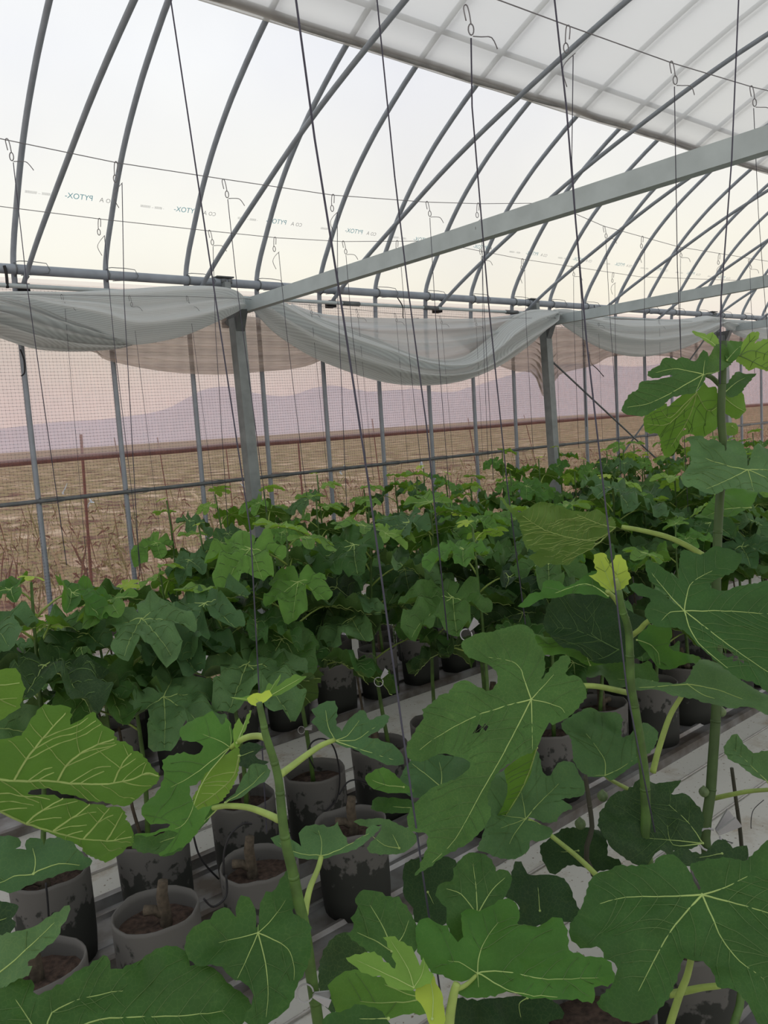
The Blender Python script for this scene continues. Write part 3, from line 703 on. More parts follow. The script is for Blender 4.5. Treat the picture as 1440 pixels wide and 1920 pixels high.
# ------------------------------------------------------------------ leaf builder
def inpoly(px, py, poly):
    x, y = poly[:, 0], poly[:, 1]; c = np.zeros(len(px), bool); j = len(x)-1
    for i in range(len(x)):
        k = ((y[i] > py) != (y[j] > py)) & (px < (x[j]-x[i])*(py-y[i])/(y[j]-y[i]+1e-12)+x[i]); c ^= k; j = i
    return c
def segdist(P_, a, b_):
    d = b_-a; t = np.clip(((P_-a)@d)/(d@d+1e-12), 0, 1); return np.linalg.norm(P_-(a+t[:, None]*d), axis=1)
def leaf_mesh(name, outline, veins, mat, seed=0, grid=.014, tooth=.0022, step=.010, cup=.016, droop=.6, wav=.010, vr=.0016, sec=True, holes=(), veinm=None, secm=None, secstep=.024):
    """outline, veins: 2-D in metres, junction at the origin. Returns a mesh: blade + raised tapering veins."""
    o = np.array(outline, float)
    # even resampling of the closed outline on a smooth curve
    n_ = len(o); cl = []
    for i in range(n_):
        a, b_, c, d = o[(i-1) % n_], o[i], o[(i+1) % n_], o[(i+2) % n_]
        k = max(1, int(np.linalg.norm(c-b_)/step*1.0+.5))
        for q in range(k):
            t = q/k; cl.append(.5*(2*b_+(-a+c)*t+(2*a-5*b_+4*c-d)*t*t+(-a+3*b_-3*c+d)*t**3))
    cl = np.array(cl); m_ = len(cl)
    area = .5*np.sum(cl[:, 0]*np.roll(cl[:, 1], -1)-cl[:, 1]*np.roll(cl[:, 0], -1))
    if area < 0: cl = cl[::-1]
    tg_ = np.roll(cl, -1, 0)-np.roll(cl, 1, 0); tg_ /= np.linalg.norm(tg_, axis=1)[:, None]+1e-9
    nr = np.stack([tg_[:, 1], -tg_[:, 0]], 1)
    rnd = np.random.default_rng(seed+11)
    rJ = np.linalg.norm(cl, axis=1)
    am = tooth*np.clip(rJ/.03, 0, 1)
    cl = cl+nr*(am*.75*(np.arange(m_) % 2*.9-.3+rnd.uniform(-.7, .7, m_)))[:, None]
    lo, hi = cl.min(0), cl.max(0)
    gx_, gy_ = np.meshgrid(np.arange(lo[0], hi[0], grid), np.arange(lo[1], hi[1], grid*.87))
    gx_ = gx_+(np.arange(gx_.shape[0]) % 2)[:, None]*grid*.5
    G = np.stack([gx_.ravel(), gy_.ravel()], 1)
    ins = inpoly(G[:, 0], G[:, 1], cl); G = G[ins]
    if len(G):
        dm = np.full(len(G), 9.)
        for i in range(m_): dm = np.minimum(dm, segdist(G, cl[i], cl[(i+1) % m_]))
        G = G[dm > grid*.45]
    vp = []
    for v in veins:
        v = [np.array(p, float) for p in v]
        for a, b_ in zip(v[:-1], v[1:]):
            k = max(1, int(np.linalg.norm(b_-a)/.009)); vp += [a+(b_-a)*q/k for q in range(k)]
    vp = np.array(vp) if vp else np.zeros((0, 2))
    if len(vp):
        vp = vp[inpoly(vp[:, 0], vp[:, 1], cl)]
    if len(vp):
        keep = []
        for p in vp:
            if all(abs(p[0]-q[0])+abs(p[1]-q[1]) > .004 for q in keep) and np.min(np.linalg.norm(cl-p, axis=1)) > .003: keep.append(p)
        vp = np.array(keep) if keep else np.zeros((0, 2))
        if len(G) and len(vp):
            dm = np.min(np.linalg.norm(G[:, None]-vp[None], axis=2), axis=1); G = G[dm > grid*.5]
    stack = [cl]+([G] if len(G) else [])+([vp] if len(vp) else [])
    pts = [Vector(p) for p in np.vstack(stack)]
    res = delaunay_2d_cdt(pts, [], [list(range(m_))], 1, 1e-6)
    VV2 = np.array([(v.x, v.y) for v in res[0]]); T = [tuple(f) for f in res[2]]
    if holes:
        cen = np.array([VV2[list(f)].mean(0) for f in T]); kill = np.zeros(len(T), bool)
        for h in holes: kill |= inpoly(cen[:, 0], cen[:, 1], np.array(h, float))
        T = [f for f, k in zip(T, kill) if not k]
    vs = [[np.array(p, float) for p in v] for v in veins]
    Rm = max(rJ.max(), 1e-3)
    def height(Q):
        Q = np.atleast_2d(Q); d = np.full(len(Q), 1.)
        for v in vs:
            for a, b_ in zip(v[:-1], v[1:]): d = np.minimum(d, segdist(Q, a, b_))
        r_ = np.linalg.norm(Q, axis=1)
        h = cup*(1-np.exp(-d/.028))*np.clip(r_/.05, .2, 1)-droop*cup*(r_/Rm)**2*1.2
        nn = np.array([noise.noise((q[0]*22+seed*3.1, q[1]*22, seed)) for q in Q])
        n2 = np.array([noise.noise((q[0]*60+seed, q[1]*60, seed+5)) for q in Q])
        return h+wav*nn*np.clip(d/.03, .1, 1.3)*np.clip(r_/.06, .1, 1.2)+wav*.22*n2
    H = height(VV2)
    V = [(a[0], a[1], z_) for a, z_ in zip(VV2, H)]
    # make all blade faces point +Z
    Fs = []
    for f in T:
        a, b_, c = VV2[f[0]], VV2[f[1]], VV2[f[2]]
        Fs.append(f if (b_[0]-a[0])*(c[1]-a[1])-(b_[1]-a[1])*(c[0]-a[0]) > 0 else f[::-1])
    mi = [0]*len(Fs)
    def rib(path, r0, r1, k):
        Q = np.array(path); hh = height(Q); off = len(V)
        n__ = len(Q)
        for i in range(n__):
            d = Q[min(i+1, n__-1)]-Q[max(i-1, 0)]; d = d/(np.linalg.norm(d)+1e-9); s_ = np.array([-d[1], d[0]])
            r_ = r0+(r1-r0)*i/(n__-1)
            V.extend([(Q[i][0]+s_[0]*r_, Q[i][1]+s_[1]*r_, hh[i]+.0003), (Q[i][0], Q[i][1], hh[i]+r_*.8+.0009), (Q[i][0]-s_[0]*r_, Q[i][1]-s_[1]*r_, hh[i]+.0003), (Q[i][0], Q[i][1], hh[i]-r_*1.1-.0009)])
        for i in range(n__-1):
            for q in range(4):
                a = off+i*4+q; b_ = off+i*4+(q+1) % 4; Fs.append((a, b_, b_+4, a+4)); mi.append(k)
    for v in vs:
        L = sum(np.linalg.norm(b_-a) for a, b_ in zip(v[:-1], v[1:]))
        if L < 1e-4: continue
        path = []
        for a, b_ in zip(v[:-1], v[1:]):
            k = max(1, int(np.linalg.norm(b_-a)/.009)); path += [a+(b_-a)*q/k for q in range(k)]
        path.append(v[-1])
        rib(path, vr*min(1, .45+L/.2), vr*.25, 1)
        if sec and L > .05:
            pa = np.array(path); cum = np.concatenate([[0], np.cumsum(np.linalg.norm(np.diff(pa, axis=0), axis=1))])
            s_ = .035
            side = 1
            while s_ < L*.93:
                i = min(np.searchsorted(cum, s_), len(pa)-1); p0 = pa[i]; d = pa[min(i+1, len(pa)-1)]-pa[max(i-1, 0)]; d = d/(np.linalg.norm(d)+1e-9)
                for sd in (1, -1):
                    ang = math.atan2(d[1], d[0])+sd*.95; q = p0.copy(); pth = [q.copy()]
                    for k in range(9):
                        ang -= sd*.055; q = q+np.array([math.cos(ang), math.sin(ang)])*.011
                        if not inpoly(q[:1], q[1:2], cl)[0]: break
                        dd = min((segdist(q[None], a, b_)[0] for w in vs if w is not v for a, b_ in zip(w[:-1], w[1:])), default=1)
                        if dd < .008: break
                        pth.append(q.copy())
                    if len(pth) > 2: rib(pth, vr*.38, vr*.12, 2)
                s_ += secstep*(1+.15*side); side = -side
    kr = vr*1.7; off = len(V); hz = float(height(np.zeros((1, 2)))[0])
    for zz, rr_ in ((-1.0, .5), (-.3, 1.0), (.5, .95), (1.05, .45)):
        for q in range(8): V.append((kr*rr_*math.cos(q*.785), kr*rr_*math.sin(q*.785), hz+kr*zz*.8))
    for i in range(3):
        for q in range(8): Fs.append((off+i*8+q, off+i*8+(q+1) % 8, off+(i+1)*8+(q+1) % 8, off+(i+1)*8+q)); mi.append(1)
    Fs.append(tuple(off+24+q for q in range(8))); mi.append(1)
    return mesh(name, V, Fs, [mat, veinm or VEIN, secm or VEIND], mi)

# generic fig leaves: five lobes round the petiole joint, main lobe along +X
def fig_outline(seed, size, lob=1.0):
    rnd = random.Random(seed)
    L = [1.0, .86*rnd.uniform(.92, 1.05), .86*rnd.uniform(.92, 1.05), .60*rnd.uniform(.9, 1.1), .60*rnd.uniform(.9, 1.1)]
    A = [rnd.uniform(-3, 3), 50+rnd.uniform(-5, 5), -50+rnd.uniform(-5, 5), 108+rnd.uniform(-7, 7), -108+rnd.uniform(-7, 7)]
    Wd = [25, 24, 24, 27, 27]
    pts = []
    for k in range(72):
        t = -176+352*k/71
        base = .50 if lob < .8 else .36
        r_ = base*(1-.25*abs(t)/180)
        for a, l_, w in zip(A, L, Wd):
            x = abs(t-a)/(w*(1.25 if lob < .8 else 1.08))
            if x < 1: r_ = max(r_, l_*(1-x**2.6)**.62)
        e_ = abs(t)
        if e_ > 150: r_ *= 1-.78*((e_-150)/26)**1.5
        pts.append((r_*size*math.cos(math.radians(t)), r_*size*math.sin(math.radians(t))))
    veins = [[(0, 0), (.5*size*l_*math.cos(math.radians(a*.96)), .5*size*l_*math.sin(math.radians(a*.96))), (.93*size*l_*math.cos(math.radians(a)), .93*size*l_*math.sin(math.radians(a)))] for a, l_ in zip(A, L)]
    return pts, veins
GEN = {}
for mk, cnt, sz in (('mature', 4, .215), ('dark', 2, .21), ('grey', 3, .205), ('mid', 4, .19), ('young', 3, .12), ('bud', 2, .055)):
    GEN[mk] = []
    for i in range(cnt):
        ol, vn = fig_outline(i*13+len(mk)*3, sz, 1.0 if i % 3 == 1 or mk in ('young', 'bud') else .7)
        GEN[mk].append(leaf_mesh('leaf_'+mk, ol, vn, LM[mk], seed=i*3+len(mk), grid=.018*sz/.16, tooth=.0022*sz/.16, step=.011*sz/.16,
                                 cup=.034*sz/.16, droop=1.2, wav=.034*sz/.16, vr=.0013*sz/.16, secstep=.034))
V, Fs = tubeVF([(0, 0, 0), (.3, 0, .07), (.6, 0, .09), (.85, 0, .06), (1, 0, 0)], [.036, .030, .027, .025, .022], 6); PET = mesh('petiole', V, Fs, PETI)
V, Fs = tubeVF([(0, 0, 0), (0, 0, .5), (0, 0, 1)], [.05, .04, .03], 6)
def lookmat(xd, zhint):
    x = Vector(xd).normalized(); z_ = Vector(zhint); z_ = (z_-x*z_.dot(x)).normalized(); y = z_.cross(x)
    return Matrix((x, y, z_)).transposed()
def add_leaf(root, base, joint, outdir, normal, mk, idx, scale, rnd, petiole=True):
    me = GEN[mk][idx % len(GEN[mk])]
    o_ = link('leaf', me, root)
    Mx = lookmat(outdir, normal).to_4x4(); Mx.translation = Vector(joint); o_.matrix_basis = Mx @ Matrix.Scale(scale, 4)
    if petiole:
        p_ = link('petiole', PET, o_)
        d = Vector(joint)-Vector(base); Lp = d.length
        R_ = lookmat(d, (0, 0, 1)).to_4x4(); R_.translation = Vector(base)
        thick = max(.6, min(1.3, .11/Lp))*Lp
        p_.matrix_basis = o_.matrix_basis.inverted() @ (R_ @ Matrix.Diagonal((Lp, thick, thick, 1)))
def gen_plant(X, Y, h, label, group, seed, lean=(0, 0), nleaf=10, zlo=.50, size=1.0, young=2, stub=True, twin=False, tone=0):
    rnd = random.Random(seed)
    root = empty('potted_fig', (X, Y, 0)); tag(root, label, 'fig plant', group)
    pot(root, seed, stub)
    z0 = .20+TRZ
    sx, sy = rnd.uniform(-.03, .03), rnd.uniform(-.03, .03)
    P_ = []
    for k in range(9):
        t = k/8
        P_.append((sx+lean[0]*t+.012*math.sin(t*5+seed), sy+lean[1]*t+.012*math.cos(t*4+seed*2), z0+(h-z0)*t))
    V, Fs = tubeVF(P_, [.0085-.0045*k/8 for k in range(9)], 7)
    link('stem', mesh('stem', V, Fs, STEM), root)
    if twin:
        V, Fs = tubeVF([(-.02, .02, z0), (-.04, .03, z0+.15), (-.045, .05, z0+.4)], [.006, .005, .004], 6); link('side_stem', mesh('side_stem', V, Fs, WOOD), root)
    ang = rnd.uniform(0, 6.28)
    for k in range(nleaf):
        t = k/(nleaf-1)
        z_ = zlo+(h-zlo)*t**.95
        tt = (z_-z0)/(h-z0); i = min(7, int(tt*8)); q = tt*8-i
        B = Vector(P_[i]).lerp(Vector(P_[i+1]), min(1, q))
        ang += 2.4+rnd.uniform(-.35, .35)
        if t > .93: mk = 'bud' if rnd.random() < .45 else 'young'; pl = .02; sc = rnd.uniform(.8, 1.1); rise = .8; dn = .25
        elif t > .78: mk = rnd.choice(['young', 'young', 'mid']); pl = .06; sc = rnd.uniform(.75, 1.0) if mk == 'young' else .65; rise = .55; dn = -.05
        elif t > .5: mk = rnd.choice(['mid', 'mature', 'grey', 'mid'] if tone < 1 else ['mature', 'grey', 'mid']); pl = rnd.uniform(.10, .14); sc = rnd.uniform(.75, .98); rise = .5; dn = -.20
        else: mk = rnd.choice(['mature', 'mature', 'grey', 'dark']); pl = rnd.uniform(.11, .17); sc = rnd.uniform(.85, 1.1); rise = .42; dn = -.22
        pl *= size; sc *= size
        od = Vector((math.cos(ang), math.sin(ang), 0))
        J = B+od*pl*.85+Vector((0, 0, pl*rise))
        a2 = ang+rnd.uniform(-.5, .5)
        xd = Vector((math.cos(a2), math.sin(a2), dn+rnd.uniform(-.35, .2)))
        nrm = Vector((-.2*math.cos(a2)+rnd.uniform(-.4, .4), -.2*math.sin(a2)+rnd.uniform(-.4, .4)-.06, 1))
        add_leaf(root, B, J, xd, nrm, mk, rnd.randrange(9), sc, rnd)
    return root, P_

# ------------------------------------------------------------------ rows of potted figs
RD = random.Random(21)
def row(Y, xs, rowname, spec, seed0, nl=10, tone=0):
    for i, X in enumerate(xs):
        if X is None: continue
        s_ = spec(i, X)
        h, sz, lean, n_ = s_
        gen_plant(X, Y+RD.uniform(-.015, .015), h, f'leafy potted fig, {rowname}, {ORD[i]} pot from left', 'potted figs in '+rowname, seed0+i*7,
                  lean, n_, zlo=(.60 if Y < 2.6 else .50) if h > .9 else .40, size=sz, stub=i % 2 == 0, twin=i % 3 == 1, tone=tone)
# second line of the middle double row (Y 2.35): full plants
xs2 = [.60, .90, 1.22, 1.50, 1.80, 2.10, 2.42, 2.72, 3.02, 3.32, 3.64, 3.95, 4.3, 4.65, 5.0]
H2 = {0: 1.10, 1: 1.02, 2: .95, 3: 1.12, 4: 1.08, 5: 1.13, 6: 1.05}
row(2.35, xs2, 'middle double row, far line', lambda i, X: (H2.get(i, 1.05+.08*math.sin(i*2.3)), 1.12, (.07 if i == 0 else RD.uniform(-.04, .04), RD.uniform(-.03, .03)), 10), 100, tone=1)
# first line of the middle double row (Y 1.93): stubs on the left, plants further right
for i, X in enumerate([.44, .73, 1.03, 1.35]):
    r_ = empty('potted_stub', (X, 1.93, 0)); pot(r_, i+1, True, 2.2)
    tag(r_, ['fabric pot half hidden at the lower left edge, dark soil', 'pale fabric pot with sawn wood stub, lower left, in full view', 'pale fabric pot with upright sawn stub beside the yellow tipped fig stem', 'stained fabric pot behind the lower grey green leaves, centre'][i], 'pot', 'pots with sawn stubs')
xs1 = [1.98, 2.32, 2.65, 3.0, 3.32, 3.65, 4.0, 4.35, 4.7]
row(1.95, xs1, 'middle double row, near line', lambda i, X: ([1.08, .98, .80, .82, .9, 1.0, 1.05, 1.0, 1.05][i], 1.0, (RD.uniform(-.04, .04), RD.uniform(-.03, .03)), [9, 7, 5, 5, 7, 8, 8, 8, 8][i]), 300, tone=1)
xs3 = [.90+.30*i for i in range(22)]
def sp3(i, X):
    h = .80 if X < 1.3 else .92 if X < 1.6 else 1.08 if X < 1.95 else 1.14+.07*math.sin(i*1.9)
    return h, .92, (RD.uniform(-.04, .04), RD.uniform(-.03, .03)), 9 if X > 1.5 else 7
row(3.45, xs3, 'wall side double row, near line', sp3, 500)
xs4 = [1.13+.31*i for i in range(22)]
def sp4(i, X):
    h = .66 if X < 1.6 else 1.2 if X < 2.1 else 1.17+.09*math.sin(i*2.7)
    return h, .88, (RD.uniform(-.04, .04), RD.uniform(-.03, .03)), 5 if X < 1.5 else 9
row(3.84, xs4, 'wall side double row, netting line', sp4, 800)

# green weeds by the foot of the wall and between the rows
def weed(X, Y, n_, h, seed, lab):
    rnd = random.Random(seed); V = []; Fs = []
    for i in range(n_):
        a = rnd.uniform(0, 6.28); r_ = rnd.uniform(0, .10); x, y = r_*math.cos(a), r_*math.sin(a); hh = h*rnd.uniform(.4, 1); w = .0022
        l_ = rnd.uniform(.2, .7)*hh; b_ = rnd.uniform(0, 6.28); o_ = len(V); dx, dy = math.cos(b_), math.sin(b_)
        for t, ww in ((0, 1), (.5, .9), (.85, .6), (1, .1)):
            px, py, pz = x+dx*l_*t*t, y+dy*l_*t*t, hh*t*(1-.25*t)
            V += [(px-dy*w*ww, py+dx*w*ww, pz), (px+dy*w*ww, py-dx*w*ww, pz)]
        for k in range(3): Fs.append((o_+2*k, o_+2*k+1, o_+2*k+3, o_+2*k+2))
    o = link('weed_clump', mesh('weed_clump', V, Fs, WEED), None, (X, Y, .0)); tag(o, lab, 'weed', 'weed clumps', 'stuff')
WEED = simple('weed_green', (.12, .20, .06), .8, 0, .3)
for i, (X, Y, h) in enumerate([(1.0, 4.22, .30), (1.3, 4.2, .35), (1.6, 4.3, .3), (2.0, 4.25, .25), (2.5, 4.2, .4), (2.9, 4.25, .35), (3.4, 4.2, .4), (4.0, 4.25, .35), (3.5, 3.12, .3), (4.1, 3.15, .3)]):
    weed(X, Y, 90, h, i, f'green grassy weed clump on the ground, {ORD[i]} from left')

# ------------------------------------------------------------------ foreground figs, leaf by leaf
def cropper(c):
    ox, oy, s_ = c
    return lambda p: (ox+p[0]/s_, oy+p[1]/s_)
c0 = (0, 0, 1); c1 = (740, 1160, 3.6); c2 = (1040, 1000, 3.6); c3 = (1040, 1320, 3.6); c4 = (1040, 1560, 3.6); c5 = (600, 1560, 2.5714)
c6 = (1120, 600, 4.3636); c7 = (320, 1600, 3.6); c8 = (0, 1260, 3.0); cE = (0, 1400, 3.6); cF = (360, 1240, 3.6); cI = (720, 850, 3.6)
TOPN = (-.38, -.52, .76); FLATN = (-.22, -.34, .9); UNDN = (.30, .72, .58)
class Fig:
    def __init__(s, X, Y, label, seed, group=None, has_pot=True):
        s.o = Vector((X, Y, 0)); s.root = empty('potted_fig', (X, Y, 0)); tag(s.root, label, 'fig plant', group); s.Y = Y; s.n = seed
        if has_pot: pot(s.root, seed, False)
    def stem(s, px, Y=None, r0=.011, r1=.007, mat=None, base=True, name='stem'):
        Y = Y or s.Y
        P_ = [Vector(onY(x, y, Y))-s.o for x, y in px]          # top to bottom
        if base: P_.append(Vector((0, 0, .20)))
        P_ = [Vector(p) for p in spline([tuple(p) for p in P_], 4)]
        n_ = len(P_)
        R_ = [r1+(r0-r1)*min(1, i/(n_-1)*1.3) for i in range(n_)]
        V, Fs = tubeVF(P_, R_, 9)
        nodes = MB(); nodes.add(V, Fs)
        for i in range(5, n_-3, 7): nodes.tube([P_[i]-(P_[i+1]-P_[i]).normalized()*.003, P_[i], P_[i]+(P_[i+1]-P_[i]).normalized()*.003], [R_[i]*1.0, R_[i]*1.09, R_[i]*1.0], 9)
        link(name, nodes.mesh(name, mat or STEM), s.root)
    def petiole(s, px, d0, d1, crop=c0, r=.0042, parent=None, mat=None):
        cr_ = cropper(crop); n_ = len(px)
        P_ = [onD(*cr_(p), d0+(d1-d0)*i/(n_-1)) for i, p in enumerate(px)]
        P_ = [Vector(p)-s.o for p in spline(P_, 4)]
        V, Fs = tubeVF(P_, [r*1.25-r*.35*i/(len(P_)-1) for i in range(len(P_))], 8)
        link('petiole', mesh('petiole', V, Fs, mat or PETI), s.root)
    def leaf(s, crop, J, d, nrm, outline, veins, mk, holes=(), cup=.012, wav=.009, vr=.0017, sec=True, tooth=.0022, droop=.3, veinm=None, secm=None, under=False):
        s.n += 1
        cr_ = cropper(crop); N = Vector(nrm).normalized()
        Jp = Vector(onD(*cr_(J), d))
        def on(p):
            r_ = Vector(ray(*cr_(p))); k = r_.dot(N)
            t = (Jp-Vector(CAM)).dot(N)/k
            t = max(d*.72, min(d*1.4, t)) if t > 0 else d
            q = Vector(CAM)+r_*t
            return q-N*(q-Jp).dot(N)*.0
        out3 = [on(p) for p in outline]
        v0 = on(veins[0][-1])-Jp if veins else out3[0]-Jp
        x = (v0-N*v0.dot(N)).normalized(); y = N.cross(x)
        R_ = Matrix((x, y, N)).transposed()
        def loc(q): v = q-Jp; return (v.dot(x), v.dot(y))
        o2 = [loc(q) for q in out3]
        vv = [[(0, 0)]+[loc(on(p)) for p in v] if not (len(v) and v[0] == 'free') else [loc(on(p)) for p in v[1:]] for v in veins]
        hh = [[loc(on(p)) for p in h] for h in holes]
        vv = [[tuple(p) for p in spline(v, 4)] for v in vv]
        me = leaf_mesh('leaf', o2, vv, LM[mk], seed=s.n, grid=.011, tooth=tooth, step=.007, cup=cup*1.5, droop=droop, wav=wav*1.7, vr=vr*.85, sec=sec, holes=hh, veinm=veinm, secm=secm, secstep=.026)
        o_ = link('leaf', me, s.root); Mx = R_.to_4x4(); Mx.translation = Jp-s.o; o_.matrix_basis = Mx
        return o_
G = 'nearest row of figs'
# --- tall fig with the yellow bud (right of centre)
PA = Fig(1.52, .94, 'tall fig with bright yellow bud and large lobed leaf, right of centre', 11, G)
PA.stem([(1160, 1108), (1166, 1140), (1178, 1180), (1181, 1230), (1183, 1285), (1192, 1340), (1207, 1440), (1211, 1520), (1216, 1620)], .94, r0=.0105, r1=.0068)
PA.leaf(c1, (922, 545), 1.50, TOPN, [(930, 520), (985, 430), (1015, 330), (1000, 240), (945, 190), (930, 110), (870, 70), (800, 85), (720, 100), (640, 125), (560, 140), (460, 175), (455, 215), (500, 280), (590, 315), (650, 340), (690, 390), (690, 450), (640, 490), (560, 485), (470, 455), (400, 470), (360, 520), (300, 550), (230, 600), (190, 640), (190, 700), (120, 800), (85, 870), (95, 965), (200, 970), (290, 935), (400, 950), (480, 970), (510, 1020), (400, 1110), (250, 1170), (110, 1290), (85, 1380), (110, 1450), (210, 1470), (215, 1560), (165, 1680), (135, 1740), (230, 1680), (330, 1600), (430, 1550), (520, 1510), (590, 1440), (650, 1310), (625, 1230), (640, 1130), (680, 1060), (740, 1010), (850, 945), (955, 880), (975, 830), (1000, 790), (1045, 715), (1060, 745), (1180, 670), (1270, 580), (1290, 500), (1230, 420), (1150, 400), (1185, 300), (1130, 280), (1060, 330), (985, 440), (945, 515)],
        [[(740, 900), (590, 1160), (410, 1480), (230, 1660)], [(720, 600), (540, 660), (280, 800), (160, 890)], [(870, 400), (850, 340), (790, 290), (620, 258)], [(927, 700), (930, 900)], [(1050, 575), (1120, 600), (1150, 640)], [(1000, 460), (1080, 370)]], 'mature', holes=[[(500, 790), (560, 750), (615, 742), (610, 775), (560, 790), (520, 800)]], cup=.010, wav=.006)
PA.leaf(c1, (960, 872), 1.52, (.35, .65, .55), [(960, 872), (935, 960), (915, 1060), (860, 1160), (780, 1290), (650, 1450), (572, 1535), (600, 1470), (680, 1350), (740, 1260), (765, 1150), (750, 1020), (850, 945)], [[(915, 1010), (850, 1160), (700, 1400)]], 'mid', cup=.004, wav=.003, tooth=.001)
PA.petiole([(1183, 1300), (1160, 1295), (1120, 1287), (1085, 1286), (1050, 1290), (1010, 1305)], 1.72, 1.56, r=.0052)
PA.leaf(c2, (875, 525), 1.58, TOPN, [(850, 500), (760, 440), (690, 398), (560, 355), (500, 365), (560, 430), (640, 470), (600, 540), (620, 590), (720, 640), (840, 655), (890, 680), (960, 750), (1070, 850), (1200, 950), (1440, 1090), (1560, 1130), (1640, 1000), (1640, 700), (1600, 450), (1540, 350), (1440, 330), (1300, 370), (1200, 385), (1110, 412), (1050, 385), (1060, 335), (1200, 270), (1255, 190), (1230, 135), (1130, 115), (1060, 108), (980, 150), (900, 140), (845, 140), (830, 250), (830, 325), (760, 280), (690, 225), (615, 200), (630, 290), (655, 345), (780, 430), (862, 492)],
        [[(1130, 720), (1300, 840), (1440, 930), (1580, 1010)], [(1150, 525), (1440, 542), (1600, 560)], [(890, 430), (930, 330), (1090, 235)], [(920, 660), (1000, 770), (1200, 930)], [(780, 535), (720, 590)], [(760, 400), (650, 260)]], 'mature', holes=[[(1075, 745), (1160, 790), (1285, 885), (1230, 880), (1120, 810)]], cup=.008, wav=.006)
PA.petiole([(1183, 1193), (1200, 1180), (1215, 1165), (1250, 1150), (1283, 1146)], 1.72, 1.60, r=.005)
PA.leaf(c2, (895, 1020), 1.66, (-.15, -.28, .94), [(545, 985), (700, 1010), (860, 1012), (900, 980), (950, 905), (1040, 860), (1240, 1000), (1440, 1110), (1580, 1160), (1440, 1235), (1300, 1175), (1170, 1180), (1000, 1162), (950, 1130), (800, 1112), (700, 1065), (545, 1060)], [[(1080, 1050), (1300, 1130)], [(1000, 1090), (1080, 1115)], [(700, 1035), (560, 1040)]], 'grey', sec=False, cup=.006, wav=.004)
PA.petiole([(1224, 1448), (1235, 1405), (1255, 1345), (1275, 1310), (1290, 1284)], 1.70, 1.68, r=.0055)
PA.leaf(c2, (430, 785), 1.82, (-.45, -.62, .6), [(0, 450), (120, 425), (260, 420), (400, 460), (520, 560), (600, 600), (640, 700), (620, 800), (520, 860), (420, 880), (300, 890), (200, 830), (60, 780), (-30, 700), (-75, 600), (-50, 500)], [[(250, 680), (200, 520)], [(160, 655), (0, 630)], [(330, 840), (200, 860)]], 'dark', veinm=VEIND)
PA.leaf(c2, (240, 890), 1.86, TOPN, [(-120, 700), (60, 715), (170, 710), (240, 760), (330, 790), (420, 830), (400, 880), (240, 895), (120, 860), (0, 830), (-140, 800)], [[(180, 780), (0, 700)]], 'mid')
PA.leaf(c0, (1140, 1118), 1.66, FLATN, [(973, 1143), (987, 1122), (1014, 1111), (1020, 1094), (1048, 1093), (1059, 1101), (1081, 1092), (1109, 1072), (1125, 1078), (1132, 1100), (1142, 1122), (1120, 1116), (1106, 1117), (1053, 1120), (1022, 1127)], [[(1100, 1095), (1040, 1112)]], 'mid', cup=.005, wav=.004)
PA.leaf(c2, (395, 395), 1.68, (-.55, -.72, .4), [(262, 195), (270, 150), (310, 132), (350, 148), (368, 205), (392, 190), (410, 150), (432, 138), (462, 165), (490, 235), (498, 275), (515, 285), (492, 340), (450, 378), (400, 402), (372, 385), (330, 370), (295, 335), (235, 290), (285, 275), (268, 235)], [[(355, 290), (310, 170)], [(420, 280), (440, 180)], [(440, 340), (490, 300)], [(330, 340), (270, 295)]], 'bud', cup=.006, wav=.004, vr=.0010, tooth=.0030)
PA.petiole([(1175, 1160), (1155, 1125), (1138, 1108)], 1.70, 1.66, r=.005)
PA.petiole([(1160, 1112), (1158, 1098), (1154, 1085)], 1.69, 1.68, r=.006)
PA.leaf(c2, (555, 720), 1.80, (-.3, -.6, .7), [(560, 700), (640, 640), (740, 660), (770, 720), (760, 780), (850, 830), (980, 850), (990, 890), (860, 900), (720, 925), (640, 860), (590, 790)], [[(640, 750), (700, 810), (715, 900)]], 'mid')
PA.leaf(c2, (660, 1000), 1.9, FLATN, [(220, 930), (330, 885), (470, 900), (560, 905), (640, 905), (700, 1010), (560, 1060), (400, 1070), (330, 1020), (230, 1010)], [[(400, 980)]], 'mature', sec=False)
# --- the tallest fig (right)
PB = Fig(1.80, .96, 'tallest fig at the right, its top leaves reaching the drapes', 12, G)
PB.stem([(1356, 640), (1355, 700), (1352, 780), (1357, 850), (1350, 930), (1345, 1020), (1343, 1100), (1345, 1250), (1343, 1330), (1337, 1420), (1333, 1480), (1325, 1600)], .96, r0=.0118, r1=.0085, mat=simple('dark_green_stem', (.045, .085, .022), .55))
PB.leaf(c6, (868, 448), 1.82, (-.5, -.6, .62), [(885, 420), (905, 330), (895, 280), (860, 265), (820, 320), (790, 350), (740, 325), (690, 312), (640, 340), (590, 325), (530, 330), (510, 370), (450, 400), (410, 435), (430, 475), (500, 482), (560, 470), (612, 472), (580, 492), (520, 500), (430, 500), (390, 520), (335, 540), (330, 580), (250, 640), (200, 740), (240, 780), (330, 795), (390, 790), (450, 755), (520, 720), (580, 660), (620, 640), (700, 620), (780, 605), (810, 580), (860, 530), (885, 470)],
        [[(700, 540), (560, 620), (400, 685), (230, 712)], [(835, 520), (805, 590)], [(760, 420), (620, 400), (470, 432)], [(870, 400), (880, 330)]], 'mature', cup=.006, wav=.005)
PB.leaf(c6, (880, 445), 1.84, (-.3, -.75, .5), [(880, 440), (885, 360), (905, 290), (940, 240), (1000, 225), (1060, 280), (1110, 330), (1060, 390), (980, 425), (910, 458)], [[(960, 430), (1040, 400)]], 'mature', sec=False)
PB.petiole([(1358, 728), (1350, 722), (1335, 708), (1322, 703)], 1.99, 1.86, r=.0055, mat=STEM)
